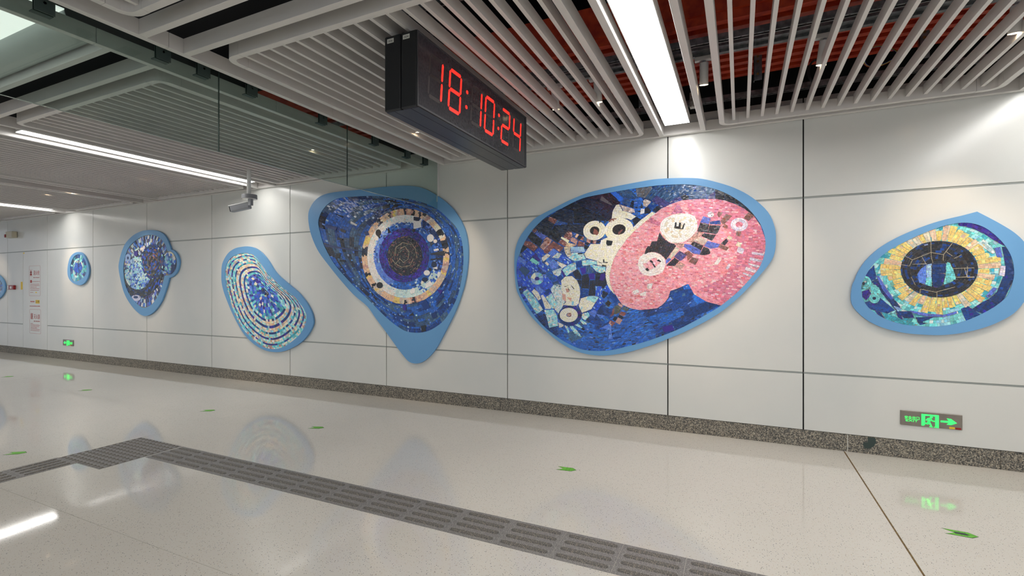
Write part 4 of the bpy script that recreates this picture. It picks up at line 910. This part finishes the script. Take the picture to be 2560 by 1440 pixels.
# linear lights
def ceiling_light(x0, x1, y0, y1, label, z=3.062):
    t = tag(empty('linear_light', ((x0+x1)/2, (y0+y1)/2, z)), label, 'ceiling light', 'long white ceiling lights')
    a, c = (x1-x0)/2, (y1-y0)/2
    MB().box(-a, a, -c, c, .003, .075).obj('housing', M['alum'], t)
    MB().box(-a+.006, a-.006, -c+.006, c-.006, 0, .0029).obj('diffuser', M['light'], t)
    for s_ in (-1,1): MB().box(min(s_*a, s_*(a-.005)), max(s_*a, s_*(a-.005)), -c, c, -.003, .0029).obj('edge_trim', M['whitep'], t)
    return t
ceiling_light(-.672, -.437, -3.02, -.235, 'long white light panel overhead, right of the clock')
ceiling_light(-6.72, -6.485, -2.86, -.24, 'long white ceiling light behind the security camera')
ceiling_light(-12.50, -12.25, -2.95, -.27, 'short far white ceiling light at the left edge')
ceiling_light(2.07, 2.30, -3.02, -.235, 'added unseen ceiling light outside the frame to the right')  # unseen lamp added to brighten the right side
for x0 in (-.672, 2.07, -9.75, -12.50): ceiling_light(x0, x0+.235, -6.4, -3.7, 'added unseen ceiling light of the second row, %s' % {-.672:'just above the camera',2.07:'outside the frame to the right',-9.75:'beyond the glass at left',-12.5:'beyond the glass at far left'}[x0])  # out-of-view lamps added for illumination
for i, (x0, w) in enumerate(((-.672,'nearest'),(2.07,'right'),(5.6,'far right'),(-5.0,'left'),(-9.75,'farther left'),(-14,'farthest left'))):
    ceiling_light(x0, x0+.235, -10.2, -7.4, 'added ambient ceiling light behind the camera, %s' % w)  # unseen lamps added to supply the hall's ambient light
ceiling_light(5.6, 5.835, -3.02, -.235, 'added unseen ceiling light far outside the frame to the right')  # another unseen lamp added for ambient light from the right

# pale curved ceiling feature with perforated lit panel behind the glass
t = tag(empty('curved_light_trough', (-5.2,-3.6,3.1)), 'pale curved trough with a bright perforated panel, top left behind the glass', 'ceiling light')
cv = MB(); N = 14; prof = [(-3.478-.02-.17*math.sin(math.pi/2*k/N), 3.05+.02+.10*(1-math.cos(math.pi/2*k/N))) for k in range(N+1)]
prof = [(u+3.6, v-3.1) for u, v in prof]; back = [(u-.006, v+.012) for u, v in prof][::-1]
cv.prism(prof+back, -1.45, 1.43, 'x'); smooth(cv.obj('curved_panel', M['lime'], t))
MB().box(-1.45, 1.43, -1.4, -.07, .072, .082).obj('lit_panel', M['perf'], t)
hs = MB()
for i in range(16):
    for j in range(4):
        cx, cy = 1.28-.16*i-(.08 if j % 2 else 0), -.235-.085*j
        hs.cyl((cx, cy, .0705), (cx, cy, .0722), .022, n=10)
o = hs.obj('perforations', M['dark'], t); o['kind'] = 'stuff'
MB().box(-1.45, 1.43, -3.0, -1.41, .02, .03).obj('soffit', M['lime'], t)

# things in the void
def ribs(x0, x1, label):
    t = tag(empty('red_duct', ((x0+x1)/2, -.95, 3.36)), label, 'duct', 'red painted ribbed ducts above the slats'); a = (x1-x0)/2
    MB().box(-a, a, -.55, .62, .05, .30).obj('duct_body', M['red'], t)
    rm = MB().box(-a, a, -.028, .028, -.012, .049).mesh('duct_rib', M['red'])
    for k in range(9): link('duct_rib', rm, t, (0, -.5+.125*k, 0))
    return t
ribs(-3.3, -.9, 'red ribbed duct above the slats near the clock'); ribs(-.89, 7.2, 'long red ribbed duct above the slats at right'); ribs(-18.5, -3.4, 'red ribbed duct above the far slatted panels at left')
def channel(y, z, x0, x1, label, w=.05):
    t = tag(empty('steel_channel', ((x0+x1)/2, y, z)), label, 'steel channel', 'perforated steel channels above the slats'); a = (x1-x0)/2
    MB().box(-a, a, -w/2, -w/2+.003, 0, .045).box(-a, a, w/2-.003, w/2, 0, .045).obj('web', M['galv'], t)
    MB().box(-a, a, -w/2, -w/2+.017, -.0025, -.0001).box(-a, a, w/2-.012, w/2, -.0025, -.0001).obj('flange', M['galv'], t)
    h = MB(); k = -a+.05
    while k < a: h.box(k, k+.012, -w/2+.006, -w/2+.012, -.0032, -.0026); k += .05
    o = h.obj('slot_holes', M['dark'], t); o['kind'] = 'stuff'
channel(-1.34, 3.27, -3.3, 7.2, 'perforated steel channel across the slats, farther from the wall')
channel(-.30, 3.20, -3.3, 7.2, 'perforated steel channel across the slats, close to the wall')
channel(-2.6, 3.27, -3.3, 7.2, 'perforated steel channel above the slats, farthest from the wall')
trk = MB().box(-3.2, 7.2, -1.125, -1.085, 3.285, 3.325).box(-3.2,7.2,-1.19,-1.125,3.305,3.325).obj('light_track', M['galv']); tag(trk, 'galvanised light track running above the slats parallel to the wall', 'light track')
trk2 = MB().box(-18.2, -3.9, -1.125, -1.085, 3.285, 3.325).obj('light_track', M['galv']); tag(trk2, 'light track above the far slatted panels at left', 'light track')
def hanger(x, y, label):
    t = tag(empty('hanging_strut', (x,y,3.14)), label, 'bracket', 'galvanised hanging struts')
    MB().box(-.03,.03,-.02,-.016,0,.2).box(-.03,-.026,-.02,.02,0,.2).obj('angle', M['galv'], t)
    for z in (.05,.15,.19): MB().cyl((0,-.024,z),(0,-.016,z),.010,n=6).obj('bolt', M['brass'], t)
hanger(.13,-.80,'galvanised hanging strut with bolts, above the slats right of the light'); hanger(-.82,-.62,'galvanised hanging strut just left of the overhead light'); hanger(1.22,-.70,'galvanised hanging strut above the right slats')
t = tag(empty('metal_box', (-.40,-.42,3.13)), 'mottled metal box hanging beside the overhead light', 'junction box')
bevel(MB().box(-.02,.045,-.05,.02,0,.13).obj('box_body', noisy(mat('mottled', (150,146,138),.5,.3),(120,116,108),(176,172,164),40), t), .002)
def loop_cable(cx, cy, cz, rx, rz, m, label, r=.007, th=0):
    pts = [(cx+rx*math.cos(a)*math.cos(th), cy+rx*math.cos(a)*math.sin(th)*.6, cz+rz*math.sin(a)) for a in [2*math.pi*k/22 for k in range(20)]]
    tag(MB().tube(pts, r).obj('cable_loop', m), label, 'cable')
loop_cable(.56,-.55,3.24,.05,.09,M['cable'],'black cable loop hanging behind the slats',.009)
wires = tag(empty('wire_loop', (.98,-.62,3.25)), 'thin rainbow-coloured wire loop behind the slats', 'wire')
for i, c in enumerate(((40,60,180),(220,190,40),(60,170,80),(190,40,40))):
    pts = [((.10+.004*i)*math.cos(a), .03*math.sin(a*2), (.07+.003*i)*math.sin(a)) for a in [2*math.pi*k/26 for k in range(26)]]
    MB().tube(pts, .0018, 5).obj('wire', mat('wire_colour', c, .4), wires)

# track spots that light the artworks
targets = {-1.502:(-1.5,1.75), -1.115:(-1.0,1.45), -.256:(-.35,1.75), 1.576:(1.55,1.75), -2.99:(-3.3,1.6), -4.478:(-4.3,1.6), -7.045:(-6.9,1.5), -7.823:(-7.2,1.4), -9.91:(-9.7,1.8), -10.671:(-10.2,1.5), -12.7:(-12.25,1.7), -15.4:(-15.7,1.5), .55:(.1,1.6), 2.42:(2.0,1.5)}
names = {-1.502:'second from the clock',-1.115:'left of the overhead light',-.256:'just right of the overhead light',1.576:'at the right edge of the photo',-2.99:'behind the clock underside',-4.478:'seen through the glass',-7.045:'beside the far ceiling light',-7.823:'in the panel left of the far light',-9.91:'in the gap between far panels',-10.671:'in the far panel at left',-12.7:'beyond the second far light',-15.4:'beyond the left edge',.55:'above the right slats',2.42:'outside the frame at right'}
for x, (tx, tz) in targets.items():
    t = tag(empty('track_spotlight', (x,-1.105,3.285)), 'white cylinder spotlight '+names[x], 'spotlight', 'white cylinder spotlights aimed at the mosaics')
    bevel(MB().box(-.07,.07,-.02,.02,-.035,0).obj('track_adapter', M['whitep'], t), .003)
    MB().cyl((0,0,-.035),(0,0,-.05),.012).obj('joint', M['greyp'], t)
    d = (Vector((tx,0,tz))-Vector((x,-1.105,3.2))).normalized(); d2 = Vector((d.x*.5, d.y*.35, -1)).normalized()
    p0 = Vector((0,0,-.05)); p1 = p0 + d2*.165
    b = MB().cyl(p0, p1, .033, n=24, caps=False).cyl(p0, p0+d2*.001, .033, n=24).obj('lamp_head', M['whitep'], t); smooth(b)
    MB().cyl(p1-d2*.022, p1-d2*.018, .031, n=20).obj('lens', M['spotglow'], t)
    L = bpy.data.lights.new('spot', 'SPOT'); L.energy = SPOT_E*(1.25 if x < -6 else 1); L.color = (1,.80,.60); L.spot_size = math.radians(46); L.spot_blend = .9; L.shadow_soft_size = .03
    lo = bpy.data.objects.new('spot_light', L); COL.objects.link(lo); lo.parent = t; lo.location = p1 + d2*.012
    lo.rotation_euler = (Vector((tx,0,tz))-(Vector((x,-1.105,3.285))+p1)).to_track_quat('-Z','Y').to_euler()
# little snout of a spot that shows under the far slats
# ================================================================= GLASS SMOKE BARRIER
gb = tag(empty('glass_smoke_barrier', (-3.476,0,2.463)), 'tall hanging glass smoke barrier reaching from the wall across the ceiling', 'glass barrier')
js = [-.0345, -1.592, -2.886, -4.18, -5.47, -6.77, -8.07, -9.4]
for a, c in zip(js, js[1:]):
    g = MB().box(-.006, .006, c+.002, a-.002, 0, .70).obj('glass_pane', M['glass'], gb)
    MB().box(-.0061, .0061, c+.002, a-.002, -.0016, .0002).obj('bottom_edge', M['glassedge'], g)
    MB().box(-.0055, .0055, c-.0018, c+.0018, 0, .60).obj('joint_seal', M['clamp'], g)
MB().box(-.0055,.0055,-.0355,-.0004,.10,.62).obj('wall_seal', M['whitep'], gb)
for y in (-3.88,-3.27,-3.0,-2.62,-1.90,-1.19,-.64,-.29,-4.6,-5.3):
    b = MB().box(-.05,-.0065,y-.045,y+.045,.51,.516).box(-.0125,-.0065,y-.045,y+.045,.516,.62).box(-.05,-.0065,y+.039,y+.045,.516,.60).obj('clamp_bracket', M['clamp'], gb)
    MB().cyl((-.0065,y,.565),(.012,y,.565),.008,n=8).obj('bolt', M['galv'], b)
    MB().box(.0065,.012,y-.045,y+.045,.51,.62).obj('clamp_plate', M['clamp'], b)

# ================================================================= CLOCK
ck = tag(empty('digital_clock', (-1.88,-1.98,2.556)), 'hanging black digital wall clock with red digits reading 18:10:24', 'clock')
Y0c, Y1c = -.828, .83; ZH = .464
for s_ in (-1, 1):
    xa, xb = (-.125, -.0015) if s_ < 0 else (.0015, .118)
    bevel(MB().box(xa, xb, Y0c, Y1c, 0, ZH).obj('case', M['clock'], ck), .008, 2)
MB().box(-.1235, .1165, Y0c+.02, Y1c-.02, -.0012, -.0002).obj('underside_plate', M['clockb'], ck)
for xx in (-.062, .062): MB().box(xx-.001, xx+.001, Y0c+.02, Y1c-.02, -.002, -.0013).obj('seam', M['dark'], ck)
fx_ = .1181
MB().box(fx_, fx_+.004, Y0c+.004, Y1c-.004, .004, .016).box(fx_, fx_+.004, Y0c+.004, Y1c-.004, ZH-.016, ZH-.004).box(fx_, fx_+.004, Y0c+.004, Y0c+.016, .0161, ZH-.0161).box(fx_, fx_+.004, Y1c-.03, Y1c-.004, .0161, ZH-.0161).obj('bezel', M['clockb'], ck)
MB().box(fx_, fx_+.001, Y0c+.016, Y1c-.03, .016, ZH-.016).obj('face', M['face'], ck)
def digit(y, ch, parent, w=.142, z0=.108, z1=.374, sl=.026):
    """seven-segment digit on the face; y is the lower-left corner"""
    on = {'0':'abcdef','1':'bc','2':'abged','4':'fgbc','8':'abcdefg'}[ch]; th = .0115; h = (z1-z0)/2
    def P(u, v): return (y+u+sl*v/(z1-z0), z0+v)
    def hs(u0, v):
        return [P(u0+.008,v), P(u0+.016,v+th), P(w-.016,v+th), P(w-.008,v), P(w-.016,v-th), P(u0+.016,v-th)]
    def vs_(u, v0): 
        return [P(u,v0+.006), P(u+th*.75,v0+.016), P(u+th*.75,v0+h-.016), P(u,v0+h-.006), P(u-th*.75,v0+h-.016), P(u-th*.75,v0+.016)]
    seg = dict(a=hs(0,2*h), g=hs(0,h), d=hs(0,0), f=vs_(0,h), b=vs_(w,h), e=vs_(0,0), c=vs_(w,0))
    d = link('digit', None, parent)
    for k, pts in seg.items():
        lit = k in on
        MB().prism(pts, fx_+.0012, fx_+(.0024 if lit else .0014), 'x').obj('lit_segment' if lit else 'unlit_segment', M['led'] if lit else M['ledoff'], d)
    return d
for yy, ch in ((-2.690,'1'),(-2.458,'8'),(-2.160,'1'),(-1.952,'0'),(-1.668,'2'),(-1.440,'4')):
    digit(yy+1.98, ch, ck)
for yy in (-2.222, -1.717):
    for zz in (.190, .300):
        MB().cyl((fx_+.001, yy+1.98+.012*(zz-.19)/.11, zz), (fx_+.0024, yy+1.98+.012*(zz-.19)/.11, zz), .013, n=14).obj('colon_dot', M['led'], ck)
for xa, s_ in ((-.115,'006'),(.005,'004')):
    MB().box(xa+.012, xa+.062, Y0c-.0009, Y0c-.0002, ZH-.045, ZH-.018).obj('paper_tag', M['paper'], ck)
    text_mesh(s_, .022, 'tag_number', M['inkblack'], ck, (xa+.020, Y0c-.0010, ZH-.040), width=.034, depth=.0003)
for yy in (-.5, .5): MB().cyl((0,yy,ZH-.001),(0,yy,ZH+.31),.012,n=10).obj('hanging_rod', M['galv'], ck)

# ================================================================= SECURITY CAMERA
cx, cy = -5.965, -.80
cc_ = tag(empty('security_camera', (cx,cy,2.40)), 'white bullet security camera on a ceiling pole, in front of the left slats', 'security camera')
smooth(MB().cyl((0,0,.31),(0,0,.92),.026,n=20).obj('pole', M['whitep'], cc_)); 
smooth(MB().cyl((.012,0,.265),(.012,0,.318),.095,.093,n=30,caps=False).obj('junction_ring', M['greyp'], cc_))
MB().cyl((.012,0,.262),(.012,0,.266),.090,n=30).cyl((.012,0,.3175),(.012,0,.322),.092,n=30).obj('junction_cover', M['whitep'], cc_)
bevel(MB().box(.005,.06,-.022,.022,.175,.262).obj('mount_arm', M['greyp'], cc_), .004)
hd = empty('camera_head', (-.115,-.03,.158)); hd.parent = cc_; hd.rotation_euler = (0, rad(-13), rad(28))
bevel(MB().box(-.13,.12,-.045,.045,-.042,.042).obj('body', M['greyp'], hd), .014, 3)
bevel(MB().box(-.145,.11,-.048,.048,.036,.046).obj('sunshield', M['whitep'], hd), .004)
bevel(MB().box(-.138,-.1305,-.040,.040,-.036,.034).obj('front_glass', M['lens'], hd), .006, 2)
MB().cyl((-.1385,0,0),(-.1405,0,0),.02,n=16).obj('lens', M['clock'], hd)
